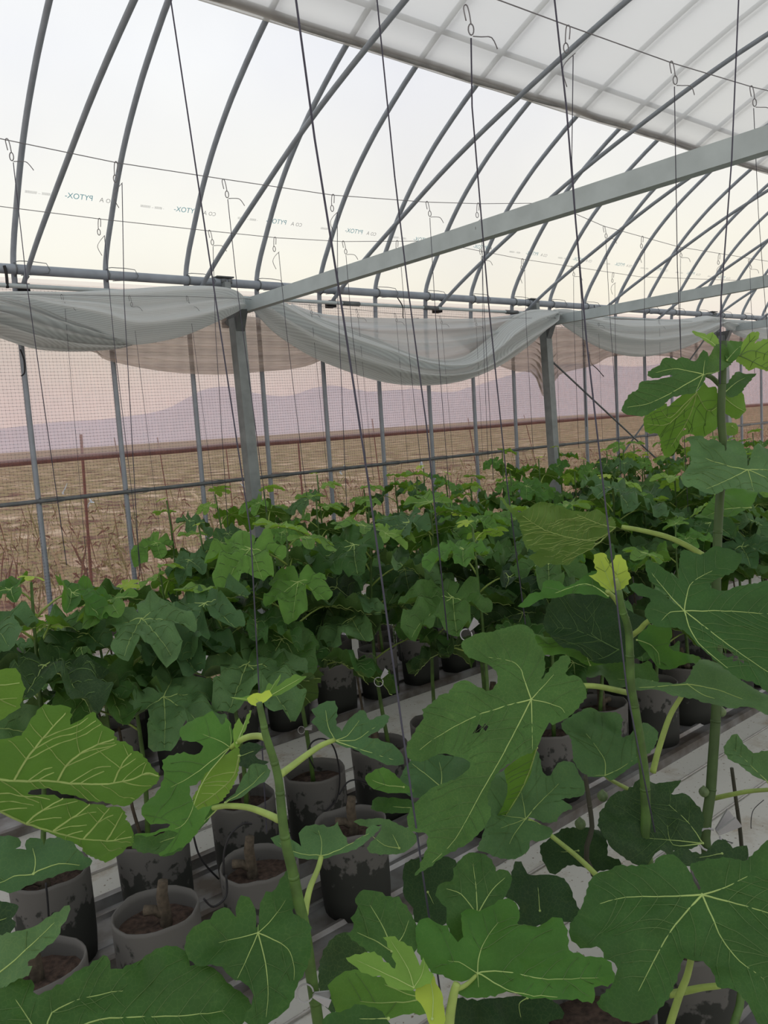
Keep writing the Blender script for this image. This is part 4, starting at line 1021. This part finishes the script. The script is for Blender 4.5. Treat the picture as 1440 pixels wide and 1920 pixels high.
PB.leaf(c6, (812, 595), 1.94, UNDN, [(815, 585), (870, 515), (920, 560), (980, 560), (1000, 640), (1000, 760), (990, 880), (900, 960), (840, 975), (760, 950), (700, 960), (660, 1030), (590, 1130), (540, 1090), (520, 980), (480, 930), (400, 920), (385, 800), (450, 755), (560, 690), (600, 720), (700, 620)], [[(770, 740), (700, 880), (600, 1030)], [(700, 700), (590, 800), (520, 730)], [(900, 740), (990, 700)], [(590, 840), (400, 848)]], 'mid', holes=[[(705, 890), (745, 870), (750, 885), (715, 905)]], cup=.006, wav=.005)
PB.leaf(c6, (1050, 585), 1.93, (-.3, -.6, .6), [(1045, 560), (1100, 470), (1160, 425), (1220, 440), (1290, 455), (1240, 510), (1180, 590), (1120, 640), (1060, 650)], [[(1150, 500), (1220, 460)]], 'mature', sec=False)
PB.leaf(c6, (1045, 640), 1.96, UNDN, [(1050, 620), (1130, 590), (1190, 570), (1215, 650), (1210, 750), (1150, 812), (1080, 790), (1045, 750)], [[(1120, 700), (1200, 740)]], 'mid', sec=False)
PB.leaf(c6, (1100, 870), 1.97, UNDN, [(1040, 845), (1140, 850), (1140, 930), (1045, 935)], [[(1130, 890)]], 'mid', sec=False)
PB.leaf(c6, (1165, 290), 1.86, UNDN, [(1165, 285), (1190, 200), (1250, 110), (1330, 108), (1332, 160), (1290, 200), (1396, 165), (1480, 170), (1490, 390), (1396, 415), (1300, 395), (1260, 430), (1190, 372), (1135, 335)], [[(1270, 340), (1396, 402)], [(1260, 250), (1420, 290)], [(1230, 200), (1290, 130)]], 'young', cup=.006, wav=.005, veinm=VEIND)
PB.leaf(c6, (1060, 330), 1.88, (-.2, -.8, .5), [(1000, 235), (1060, 170), (1190, 175), (1260, 120), (1200, 220), (1150, 310), (1080, 350), (1040, 300)], [[(1130, 250), (1200, 190)]], 'mid', sec=False)
PB.leaf(c6, (990, 232), 1.92, (-.4, -.4, .8), [(985, 232), (900, 190), (830, 140), (770, 95), (850, 92), (890, 120), (930, 105), (980, 150), (1000, 205)], [[(920, 170), (800, 108)]], 'young', cup=.004)
PB.leaf(c6, (1228, 1228), 1.80, (-.25, -.5, .8), [(1225, 1200), (1210, 1110), (1150, 1040), (1060, 1010), (1040, 1095), (1000, 1010), (940, 1000), (880, 1010), (830, 970), (760, 955), (720, 985), (760, 1060), (730, 1100), (760, 1170), (720, 1240), (680, 1300), (720, 1350), (800, 1380), (870, 1440), (960, 1450), (1060, 1395), (1150, 1400), (1290, 1412), (1400, 1440), (1520, 1400), (1560, 1200), (1500, 1080), (1396, 1060), (1330, 1050), (1260, 1100), (1240, 1190)],
        [[(1060, 1310), (880, 1382)], [(1255, 1300), (1280, 1405)], [(1330, 1270), (1480, 1345)], [(1060, 1190), (880, 1130)], [(1400, 1225), (1540, 1230)]], 'grey', cup=.008, wav=.008)
PB.leaf(c6, (1255, 1535), 2.0, FLATN, [(790, 1655), (840, 1590), (900, 1530), (1000, 1440), (1100, 1400), (1250, 1420), (1300, 1470), (1210, 1570), (1100, 1615), (1000, 1640), (900, 1660)], [[(1040, 1548), (880, 1600)]], 'mid')
PB.leaf(cI, (1559, 500), 1.98, (.1, .55, .75), [(810, 350), (900, 380), (1000, 370), (1100, 350), (1180, 390), (1260, 400), (1330, 390), (1440, 400), (1530, 430), (1565, 490), (1500, 560), (1440, 590), (1380, 680), (1280, 740), (1100, 760), (1000, 745), (1050, 700), (960, 640), (940, 560), (900, 450)], [[(1430, 583), (1250, 565), (1080, 512), (930, 415)], [(1440, 470), (1300, 410)], [(1400, 640), (1200, 730)]], 'mature', cup=.006, secm=VEIN)
PB.petiole([(1345, 1062), (1310, 1036), (1260, 1010), (1210, 996), (1166, 988)], 1.98, 1.99, r=.0062)
PB.leaf(c3, (1440, 530), 1.85, (-.5, -.6, .6), [(1430, 520), (1370, 500), (1250, 430), (1170, 370), (1145, 290), (1200, 210), (1250, 230), (1300, 310), (1350, 340), (1380, 330), (1440, 350), (1520, 420), (1500, 520)], [[(1330, 420), (1200, 290)]], 'grey')
PB.petiole([(1338, 1497), (1370, 1490), (1410, 1483), (1460, 1480)], 1.92, 1.80, r=.0048)
PB.leaf(c3, (1460, 580), 1.75, TOPN, [(1460, 570), (1520, 500), (1620, 560), (1640, 700), (1500, 720)], [[(1600, 640)]], 'grey')
PB.leaf(c3, (340, 482), 1.78, TOPN, [(345, 495), (250, 492), (180, 472), (120, 400), (100, 250), (40, 150), (190, 50), (300, 60), (390, 60), (450, 110), (450, 230), (540, 200), (600, 150), (680, 190), (690, 250), (650, 320), (560, 400), (500, 440), (420, 500), (370, 520)], [[(340, 390), (290, 300), (200, 180)], [(230, 485)], [(450, 430), (580, 340)]], 'grey', vr=.0014)
PB.petiole([(1310, 1578), (1251, 1526), (1200, 1492), (1148, 1464), (1135, 1454)], 1.92, 1.80, r=.0045)
for x, y, d_ in ((1130, 1493, 1.75), (1088, 1545, 1.72), (1320, 1485, 1.88), (1352, 1335, 1.90)):
    mbf = MB(); ns = 12
    prof_ = [(0, -1), (.5, -.85), (.85, -.5), (1, 0), (.9, .45), (.6, .8), (.28, 1.05), (.2, 1.25), (0, 1.3)]
    Vf = [(.012*r_*math.cos(2*math.pi*k/ns), .012*r_*math.sin(2*math.pi*k/ns), .012*z_) for r_, z_ in prof_ for k in range(ns)]
    Ff = [(i*ns+k, i*ns+(k+1) % ns, (i+1)*ns+(k+1) % ns, (i+1)*ns+k) for i in range(len(prof_)-1) for k in range(ns)]
    tgt = PB if x > 1200 else PA
    fo = link('fig_fruit', mesh('fig_fruit', Vf, Ff, FRUIT), tgt.root, tuple(Vector(onD(x, y, d_))-tgt.o))
PA.stem([(1097, 1454), (1104, 1500), (1110, 1550), (1113, 1640)], 1.00, .0055, .0045, mat=simple('brown_twig', (.035, .035, .022), .7), base=True, name='side_shoot')
PB.stem([(1372, 1440), (1380, 1500), (1389, 1570), (1393, 1650)], 1.02, .0055, .0045, mat=bpy.data.materials['brown_twig'], base=True, name='side_shoot')
# --- fig low at the centre bottom, yellow tip
PD = Fig(.87, .95, 'low fig with yellow green opening tip, bottom centre', 13, G)
PD.stem([(808, 1850), (816, 1900), (822, 1960)], .95, r0=.010, r1=.010, mat=PETI)
PD.leaf(c5, (760, 682), 1.20, FLATN, [(735, 700), (640, 760), (590, 720), (540, 690), (480, 600), (463, 500), (500, 450), (550, 455), (610, 490), (640, 532), (685, 540), (680, 420), (720, 375), (765, 392), (800, 370), (880, 345), (940, 365), (960, 430), (950, 480), (1010, 460), (1090, 440), (1140, 450), (1190, 500), (1200, 575), (1280, 590), (1380, 620), (1420, 680), (1400, 740), (1320, 780), (1325, 830), (1240, 810), (1110, 805), (1000, 800), (920, 770), (860, 790), (780, 812), (690, 812), (650, 800), (700, 740)],
        [[(880, 670), (1100, 708), (1380, 690)], [(765, 610), (795, 525), (870, 420)], [(690, 640), (610, 612)], [(870, 742), (980, 780), (1200, 800)], [(765, 760)]], 'mid', cup=.010, wav=.012, vr=.0015)
PD.leaf(c5, (757, 400), 1.30, (-.3, -.7, .6), [(750, 420), (690, 542), (640, 520), (600, 450), (600, 370), (550, 310), (580, 250), (640, 235), (640, 180), (700, 110), (760, 98), (830, 130), (845, 190), (885, 180), (925, 205), (900, 290), (860, 350), (830, 372), (775, 400)], [[(755, 300), (740, 130)], [(680, 300), (600, 270)], [(830, 280), (900, 215)]], 'mature', wav=.010)
PD.leaf(c5, (345, 575), 1.24, (-.4, -.6, .7), [(240, 590), (210, 560), (130, 495), (165, 470), (150, 420), (180, 380), (170, 320), (210, 280), (280, 290), (350, 320), (380, 320), (400, 345), (440, 400), (470, 480), (465, 570), (420, 620), (360, 660), (300, 610)], [[(310, 470), (230, 330)], [(400, 500), (430, 420)], [(260, 520), (170, 480)]], 'mature', wav=.010)
PD.leaf(c5, (500, 800), 1.16, TOPN, [(510, 800), (420, 750), (330, 712), (230, 690), (150, 680), (80, 710), (40, 750), (60, 810), (80, 870), (180, 850), (280, 880), (330, 910), (380, 890), (430, 880), (520, 872)], [[(430, 818), (300, 822), (180, 815)], [(420, 780), (300, 730)]], 'mid', wav=.012)
PD.leaf(c5, (330, 900), 1.10, TOPN, [(320, 900), (300, 870), (240, 842), (170, 838), (100, 880), (40, 900), (30, 980), (340, 980)], [[(180, 900)]], 'mature', wav=.010)
PD.leaf(c5, (452, 750), 1.10, (-.35, -.5, .75), [(440, 765), (330, 742), (310, 705), (230, 687), (180, 655), (125, 605), (170, 590), (240, 582), (280, 590), (325, 640), (362, 660), (355, 600), (310, 515), (340, 500), (400, 540), (440, 560), (465, 620), (480, 640), (500, 610), (520, 650), (540, 690), (530, 730), (470, 755)], [[(330, 690), (160, 608)], [(425, 660), (340, 520)], [(490, 690), (505, 625)]], 'young', cup=.006, wav=.005, vr=.0011, tooth=.0030)
PD.leaf(c5, (540, 900), 1.10, (-.3, -.8, .4), [(530, 930), (500, 850), (450, 775), (480, 735), (520, 665), (560, 730), (590, 800), (600, 900), (580, 940)], [[(545, 780), (525, 690)]], 'bud', cup=.012, wav=.008, sec=True, secm=VEIN)
PD.petiole([(620, 960), (628, 880), (645, 780), (660, 730)], 1.14, 1.14, c5, r=.006)
PD.petiole([(640, 765), (700, 740), (755, 690)], 1.14, 1.20, c5, r=.003)
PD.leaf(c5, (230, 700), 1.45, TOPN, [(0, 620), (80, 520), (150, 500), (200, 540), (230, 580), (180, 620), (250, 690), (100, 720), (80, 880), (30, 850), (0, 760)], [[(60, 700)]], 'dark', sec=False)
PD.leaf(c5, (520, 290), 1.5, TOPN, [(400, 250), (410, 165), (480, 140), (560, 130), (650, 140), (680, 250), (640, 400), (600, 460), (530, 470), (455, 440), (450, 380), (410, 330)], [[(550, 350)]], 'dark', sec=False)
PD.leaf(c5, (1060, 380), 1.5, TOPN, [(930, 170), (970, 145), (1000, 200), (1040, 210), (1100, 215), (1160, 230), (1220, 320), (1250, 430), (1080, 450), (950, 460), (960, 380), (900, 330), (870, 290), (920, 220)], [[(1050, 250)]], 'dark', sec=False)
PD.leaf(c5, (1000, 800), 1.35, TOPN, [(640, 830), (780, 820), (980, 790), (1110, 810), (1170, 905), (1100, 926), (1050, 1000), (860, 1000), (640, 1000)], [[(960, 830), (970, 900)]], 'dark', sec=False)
# --- big dark leaf fig, lower right
PF = Fig(1.19, .93, 'fig with the broad dark five veined leaf, lower right corner', 14, G)
PF.stem([(1395, 1830), (1350, 1950)], .80, r0=.008, r1=.008)
PF.leaf(c4, (995, 425), 1.36, (-.36, -.5, .78), [(970, 395), (920, 300), (880, 240), (790, 175), (700, 180), (640, 235), (520, 230), (430, 240), (380, 270), (280, 290), (230, 340), (210, 430), (170, 530), (100, 640), (95, 720), (170, 790), (300, 800), (330, 870), (400, 900), (410, 980), (370, 1050), (280, 1170), (320, 1230), (420, 1280), (560, 1290), (680, 1230), (760, 1130), (800, 1050), (830, 950), (860, 870), (930, 880), (1000, 880), (1060, 960), (1080, 1070), (1180, 1100), (1270, 1190), (1360, 1290), (1500, 1380), (1620, 1200), (1640, 800), (1620, 400), (1560, 180), (1440, 85), (1330, 160), (1280, 200), (1100, 200), (1000, 200), (905, 235), (950, 300), (985, 385)],
        [[(1060, 570), (1130, 720), (1250, 870), (1440, 1010)], [(870, 560), (750, 720), (560, 1085)], [(1230, 485), (1440, 545), (1600, 600)], [(850, 432), (700, 435), (480, 440), (280, 490)], [(1150, 375), (1320, 290)]], 'mature', cup=.010, wav=.008, vr=.0022)
PF.petiole([(770, 1330), (800, 1230), (850, 1080), (900, 950), (950, 700), (990, 480)], 1.42, 1.37, c4, r=.0058)
PF.petiole([(780, 1095), (900, 1070), (1000, 1050), (1110, 1038)], 1.50, 1.42, c4, r=.006)
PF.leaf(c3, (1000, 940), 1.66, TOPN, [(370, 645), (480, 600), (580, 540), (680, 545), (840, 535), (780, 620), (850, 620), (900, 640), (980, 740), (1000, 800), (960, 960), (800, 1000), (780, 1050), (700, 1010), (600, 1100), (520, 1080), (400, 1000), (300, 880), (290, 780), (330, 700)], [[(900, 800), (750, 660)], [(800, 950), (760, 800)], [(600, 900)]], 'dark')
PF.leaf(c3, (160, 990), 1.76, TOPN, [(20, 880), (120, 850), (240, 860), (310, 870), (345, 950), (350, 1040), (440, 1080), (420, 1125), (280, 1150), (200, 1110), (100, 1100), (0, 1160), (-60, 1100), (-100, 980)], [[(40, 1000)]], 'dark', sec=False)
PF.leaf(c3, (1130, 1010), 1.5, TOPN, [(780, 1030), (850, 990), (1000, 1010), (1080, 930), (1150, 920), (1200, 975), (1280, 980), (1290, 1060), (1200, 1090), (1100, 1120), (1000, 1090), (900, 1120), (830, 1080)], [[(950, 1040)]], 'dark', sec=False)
PF.leaf(c1, (885, 1352), 1.66, TOPN, [(900, 1338), (960, 1362), (1020, 1385), (1090, 1378), (1110, 1345), (1195, 1290), (1120, 1240), (1270, 1190), (1282, 1130), (1240, 1060), (1200, 985), (1140, 978), (1080, 1010), (1050, 1065), (1000, 1060), (975, 960), (950, 900), (850, 950), (740, 1030), (640, 1130), (600, 1440), (560, 1560), (640, 1600), (740, 1640), (830, 1620), (900, 1580), (910, 1515), (970, 1520), (1040, 1500), (1062, 1430), (1000, 1400), (930, 1372)],
        [[(870, 1250), (855, 1170)], [(970, 1250), (1130, 1090)], [(820, 1340), (700, 1320)], [(800, 1385), (700, 1418)], [(810, 1450), (770, 1530)]], 'grey', vr=.0014)
PF.petiole([(1360, 1730), (1290, 1660), (1200, 1580), (1060, 1468), (980, 1400), (900, 1358)], 1.62, 1.66, c1, r=.0046)
PF.leaf(c1, (312, 1136), 1.72, TOPN, [(30, 1100), (90, 970), (200, 930), (300, 920), (480, 940), (530, 1020), (420, 1130), (300, 1190), (140, 1240), (30, 1180)], [[(200, 1040), (110, 965)], [(318, 1050), (300, 960)]], 'grey')
# --- fig with the slender stem (left of centre)
PC = Fig(.60, .96, 'slender stemmed fig with small yellow top, left of centre', 15, G)
PC.stem([(486, 1318), (494, 1356), (499, 1380), (515, 1430), (523, 1465), (526, 1495), (531, 1545), (538, 1590), (548, 1630), (560, 1690), (571, 1740), (584, 1830), (598, 1925)], .96, r0=.0085, r1=.0045)
PC.leaf(cF, (450, 280), 1.17, (-.15, -.35, .9), [(255, 240), (340, 245), (400, 230), (480, 212), (520, 145), (540, 162), (550, 150), (600, 85), (590, 130), (570, 172), (640, 125), (700, 85), (740, 97), (775, 95), (730, 140), (680, 182), (600, 225), (520, 245), (460, 290), (400, 297), (380, 272), (330, 265)], [[(560, 215), (730, 110)], [(500, 240), (590, 100)], [(380, 262), (270, 245)]], 'young', cup=.004, wav=.004, vr=.0009, sec=False, tooth=.001)
PC.leaf(cF, (455, 275), 1.16, (-.5, -.7, .5), [(380, 275), (375, 250), (410, 215), (470, 215), (520, 190), (540, 230), (500, 270), (430, 300)], [[(430, 250)]], 'bud', cup=.006, wav=.008, vr=.0009)
PC.leaf(c8, (1296, 425), 1.28, TOPN, [(1300, 410), (1310, 360), (1300, 290), (1270, 262), (1250, 300), (1200, 245), (1150, 262), (1080, 270), (1020, 310), (1010, 350), (1050, 395), (1130, 412), (1145, 450), (1100, 480), (1040, 475), (980, 465), (930, 490), (920, 530), (930, 590), (900, 650), (850, 720), (810, 790), (830, 840), (880, 862), (960, 860), (900, 890), (755, 910), (850, 918), (950, 892), (1000, 905), (900, 1050), (1010, 1000), (1090, 930), (1180, 820), (1200, 780), (1120, 780), (1075, 720), (1070, 650), (1105, 635), (1180, 550), (1280, 450)],
        [[(1190, 500), (1060, 600), (950, 650)], [(1230, 385), (1140, 350)], [(1150, 600), (1060, 820), (980, 880)], [(1300, 370), (1290, 300)]], 'mid', cup=.008, wav=.008, vr=.0013)
PC.leaf(c8, (1345, 470), 1.27, (.45, .55, .5), [(1345, 430), (1345, 530), (1320, 620), (1250, 730), (1160, 790), (1095, 785), (1082, 720), (1120, 650), (1160, 560), (1240, 490), (1310, 440)], [[(1310, 590), (1210, 680), (1095, 760)]], 'young', cup=.004, wav=.003, secm=VEIN)
PC.leaf(c8, (1330, 400), 1.26, (.4, -.5, .5), [(1320, 420), (1310, 330), (1345, 260), (1370, 300), (1400, 220), (1412, 215), (1400, 270), (1370, 350), (1345, 420)], [[(1385, 270)]], 'young', cup=.004, wav=.003, sec=False)
PC.petiole([(500, 1384), (485, 1380), (465, 1382), (448, 1390), (434, 1402)], 1.22, 1.28, r=.0046)
PC.petiole([(523, 1537), (500, 1526), (465, 1514), (425, 1511), (400, 1515)], 1.21, 1.30, r=.0046)
PC.leaf(c8, (1230, 760), 1.32, TOPN, [(1230, 740), (1180, 820), (1090, 930), (1040, 990), (960, 1050), (900, 1052), (820, 1030), (750, 990), (760, 930), (900, 920), (1000, 840), (1100, 790)], [[(1100, 880), (880, 960)]], 'mature', sec=True)
PC.leaf(cF, (225, 955), 1.36, (-.5, -.3, .8), [(225, 950), (290, 890), (380, 760), (420, 710), (500, 700), (532, 760), (500, 830), (440, 860), (360, 910)], [[(380, 850), (490, 730)]], 'grey')
PC.leaf(cF, (320, 640), 1.45, TOPN, [(310, 620), (360, 560), (440, 560), (482, 580), (440, 620), (430, 660), (520, 700), (470, 720), (400, 730), (330, 720), (300, 680)], [[(430, 600)]], 'dark', sec=False)
PC.leaf(cF, (965, 535), 1.34, (-.25, -.5, .8), [(950, 540), (880, 490), (820, 440), (800, 430), (835, 390), (805, 350), (860, 300), (910, 280), (960, 290), (980, 360), (970, 420), (1010, 470), (1060, 400), (1130, 340), (1160, 335), (1200, 400), (1270, 358), (1325, 362), (1330, 400), (1290, 450), (1240, 490), (1185, 525), (1250, 560), (1350, 560), (1420, 620), (1428, 685), (1380, 700), (1280, 690), (1180, 650), (1100, 600), (1020, 572)],
        [[(1100, 530), (1250, 430)], [(1150, 600), (1380, 660)], [(920, 440), (900, 320)], [(1050, 500), (1140, 380)]], 'grey', cup=.010, wav=.010, vr=.0013)
PC.petiole([(526, 1452), (545, 1438), (580, 1412), (605, 1396), (626, 1388)], 1.22, 1.34, r=.0046)
PC.leaf(cF, (870, 1312), 1.30, (-.25, -.4, .85), [(865, 1335), (760, 1337), (690, 1330), (640, 1290), (560, 1240), (540, 1210), (570, 1188), (640, 1190), (735, 1250), (725, 1170), (770, 1125), (860, 1108), (930, 1140), (985, 1125), (1000, 1170), (1045, 1200), (1060, 1240), (1110, 1200), (1150, 1180), (1200, 1120), (1278, 1105), (1240, 1160), (1190, 1215), (1130, 1270), (1050, 1295), (950, 1315)], [[(875, 1220), (850, 1130)], [(1000, 1270), (1230, 1130)], [(700, 1290), (580, 1220)]], 'grey', cup=.010, wav=.010, vr=.0012)
PC.petiole([(762, 1710), (775, 1620), (800, 1520), (850, 1400), (872, 1320)], 1.22, 1.30, cF, r=.0045)
PC.leaf(cF, (1400, 1262), 1.45, TOPN, [(1100, 1100), (1170, 1060), (1240, 1065), (1330, 1080), (1440, 1130), (1520, 1200), (1470, 1270), (1330, 1310), (1200, 1300), (1180, 1270), (1250, 1180), (1280, 1110), (1190, 1120)], [[(1300, 1240), (1220, 1180)], [(1350, 1160)]], 'grey')
PC.leaf(cF, (1430, 850), 1.6, TOPN, [(1170, 800), (1190, 760), (1290, 728), (1350, 760), (1440, 830), (1500, 880), (1430, 892), (1300, 890), (1210, 855)], [[(1300, 830), (1210, 790)]], 'mid')
PC.leaf(cF, (1500, 990), 1.6, TOPN, [(1210, 1010), (1260, 925), (1400, 930), (1500, 950), (1510, 1010), (1400, 1032), (1280, 1030)], [[(1350, 980)]], 'mature')
PC.leaf(c7, (590, 537), 1.14, (-.30, -.55, .75), [(575, 500), (572, 380), (530, 330), (480, 315), (455, 350), (440, 435), (400, 400), (340, 395), (300, 430), (270, 470), (200, 510), (130, 560), (100, 650), (110, 700), (200, 780), (350, 790), (400, 840), (500, 880), (560, 970), (540, 1050), (500, 1110), (520, 1170), (640, 1160), (720, 1110), (800, 1060), (850, 900), (920, 780), (945, 680), (940, 600), (945, 500), (900, 440), (830, 430), (845, 300), (825, 160), (780, 140), (740, 180), (710, 250), (650, 280), (605, 350), (592, 490)],
        [[(640, 740), (657, 940), (640, 1120)], [(520, 700), (440, 860)], [(690, 580), (790, 640), (832, 760), (830, 860)], [(480, 565), (300, 605)], [(690, 440), (780, 310)], [(590, 480)]], 'mature', cup=.014, wav=.010, vr=.0013)
# --- fig standing just outside the left edge
PE = Fig(.13, .98, 'fig outside the left edge with big back lit leaf reaching in', 16, G)
PE.stem([(-60, 1300), (-80, 1500), (-100, 1800)], .98)
PE.leaf(c8, (-220, 620), .98, (.25, .66, .62), [(-210, 400), (-60, 400), (0, 395), (60, 380), (120, 368), (140, 340), (180, 280), (250, 210), (300, 205), (380, 195), (402, 230), (395, 308), (440, 300), (490, 280), (525, 260), (552, 290), (580, 320), (640, 345), (665, 400), (740, 432), (800, 480), (850, 540), (890, 565), (895, 600), (870, 660), (830, 690), (780, 735), (700, 766), (600, 740), (500, 730), (400, 703), (300, 688), (205, 672), (150, 690), (210, 708), (340, 712), (500, 742), (690, 778), (710, 830), (745, 900), (745, 1000), (690, 1070), (610, 1095), (540, 1065), (480, 1030), (450, 1000), (380, 960), (290, 920), (200, 880), (100, 840), (0, 780), (-180, 700)],
        [[(-100, 606), (100, 608), (330, 615), (560, 625), (720, 605), (820, 566), (890, 575)], [(-100, 700), (0, 782), (150, 850), (300, 893), (450, 930), (600, 942), (740, 920)],
         ['free', (80, 605), (150, 490), (240, 370), (300, 300), (370, 225)], ['free', (325, 612), (370, 530), (430, 470), (520, 415), (640, 370)], ['free', (640, 615), (670, 550), (700, 490), (740, 452)], ['free', (150, 845), (240, 770), (355, 712)], ['free', (300, 888), (400, 820), (505, 742)], ['free', (470, 930), (550, 840), (615, 760)], ['free', (600, 938), (650, 860), (690, 785)]],
        'lit', cup=.006, wav=.005, vr=.0020, secm=VEIN)
PE.leaf(c8, (-90, 60), 1.1, UNDN, [(-120, 0), (0, -10), (60, -12), (108, 5), (122, 60), (138, 100), (125, 150), (110, 200), (50, 245), (0, 275), (-100, 300)], [[(0, 70), (110, 60)], [(0, 150), (90, 190)]], 'lit', cup=.004, wav=.004, secm=VEIN)
PE.leaf(c8, (190, 1135), 1.18, (-.25, -.5, .8), [(-90, 950), (0, 948), (60, 952), (130, 970), (100, 1010), (145, 1000), (150, 955), (230, 945), (250, 1000), (255, 940), (340, 938), (400, 960), (440, 1000), (480, 1040), (525, 1070), (480, 1110), (400, 1118), (300, 1160), (180, 1195), (60, 1250), (0, 1235), (-90, 1200)], [[(80, 1150), (-20, 1190)], [(200, 1060), (180, 980)], [(330, 1080), (460, 1080)]], 'grey', cup=.010, wav=.012)
PE.leaf(cE, (300, 2030), 1.04, (-.25, -.45, .85), [(-80, 1700), (60, 1640), (140, 1575), (230, 1590), (245, 1690), (400, 1650), (520, 1560), (640, 1490), (740, 1460), (760, 1520), (830, 1510), (920, 1450), (1060, 1400), (1200, 1385), (1280, 1450), (1292, 1510), (1390, 1510), (1500, 1560), (1530, 1590), (1640, 1660), (1695, 1760), (1640, 1880), (1500, 1990), (1000, 2100), (0, 2100), (-150, 1950)], [[(600, 1860), (880, 1822), (1200, 1815), (1560, 1770)], [(350, 1800), (600, 1690), (870, 1640)], [(200, 1850), (100, 1700)]], 'mature', cup=.010, wav=.010)
PE.leaf(cE, (-60, 1560), 1.10, (-.5, -.4, .75), [(-120, 1330), (100, 1275), (200, 1240), (320, 1170), (400, 1110), (478, 1080), (468, 1140), (420, 1220), (350, 1320), (270, 1400), (190, 1460), (232, 1500), (215, 1560), (130, 1572), (40, 1612), (-80, 1650)], [[(100, 1440), (400, 1150)]], 'grey', cup=.008)
PE.leaf(cE, (-60, 1200), 1.25, TOPN, [(-100, 1040), (40, 1050), (130, 1085), (80, 1160), (112, 1190), (70, 1280), (0, 1330), (-100, 1330)], [[(50, 1150)]], 'dark', sec=False)
# ------------------------------------------------------------------ grey plant clips
def clip(px, d, ang, size, lab):
    P_ = onD(*px, d)
    r_ = empty('plant_clip', tuple(P_)); tag(r_, lab, 'clip', 'plant clips')
    mb = MB()
    for s_ in (-1, 1):
        V = [(-.002, s_*.001, 0), (.026, s_*.009, -.006), (.028, s_*.010, .008), (0, s_*.001, .005)]
        V2 = [(a, b_+s_*.003, c) for a, b_, c in V]
        Fs = [(0, 1, 2, 3), (4, 7, 6, 5), (0, 4, 5, 1), (1, 5, 6, 2), (2, 6, 7, 3), (3, 7, 4, 0)]
        o_ = link('jaw', mesh('jaw', V+V2, Fs, CLIPM, smooth=False), r_); o_.rotation_euler = (0, ang, -.7); o_.scale = (size, size, size)
    mb.tube([(-.014+.013*math.cos(t), .004*math.sin(t), .002+.013*math.sin(t)) for t in np.linspace(.35, 5.9, 14)], .0014, 6)
    o_ = link('ring', mb.mesh('ring', CLIPM), r_); o_.rotation_euler = (0, ang, -.7); o_.scale = (size, size, size)
clip((1348, 1562), 1.86, -.7, 1.9, 'large grey plastic clip gripping the tallest fig above the dark leaf')
clip((572, 1368), 2.75, -.2, .9, 'grey clip on the twin stems above the upright pot, centre left')
clip((716, 1272), 2.6, -.9, 1.1, 'grey clip hanging among dark leaves left of the pale floor')
clip((882, 1182), 2.4, -.9, 1.3, 'pale grey clip above the large lobed centre leaf')
clip((588, 1868), 1.16, .3, .9, 'clip with ring low on the slender stem, bottom edge')

# ------------------------------------------------------------------ black drip tubes looping between pots
def drip(pts, Y, lab, r=.0028):
    P_ = [onY(x, y, Y) for x, y in pts]
    thing_tube('drip_tube', spline(P_, 5), r, BLACK, lab, 'tube', 'drip tubes', 6)
drip([(600, 1530), (630, 1500), (637, 1460), (632, 1420), (622, 1395), (605, 1385), (585, 1392), (578, 1415), (590, 1440)], 2.22, 'black drip tube arching over the pot behind the slender stem')
drip([(636, 1490), (650, 1468), (668, 1462), (690, 1468)], 2.15, 'short black drip tube right of that pot')
drip([(363, 1568), (372, 1600), (388, 1625), (410, 1648)], 2.05, 'black drip tube dropping to the aluminium tray')
drip([(420, 1640), (420, 1600), (432, 1565), (455, 1545), (472, 1545)], 1.86, 'black drip tube looping over the pot by the slender stem')
drip([(382, 1685), (400, 1700), (424, 1680), (424, 1640)], 1.84, 'black drip tube sagging between the two front pots')
drip([(86, 1655), (90, 1700), (92, 1745)], 2.2, 'black drip tube running down the left tall pot')
drip([(1350, 1322+250), (1380, 1582), (1410, 1580), (1440, 1565)], 1.3, 'thin black tube on the floor beside the tallest fig', .0016)
drip([(1432, 1500), (1412, 1520), (1408, 1550), (1412, 1562)], 1.3, 'thin curled black tube at the right edge', .0014)
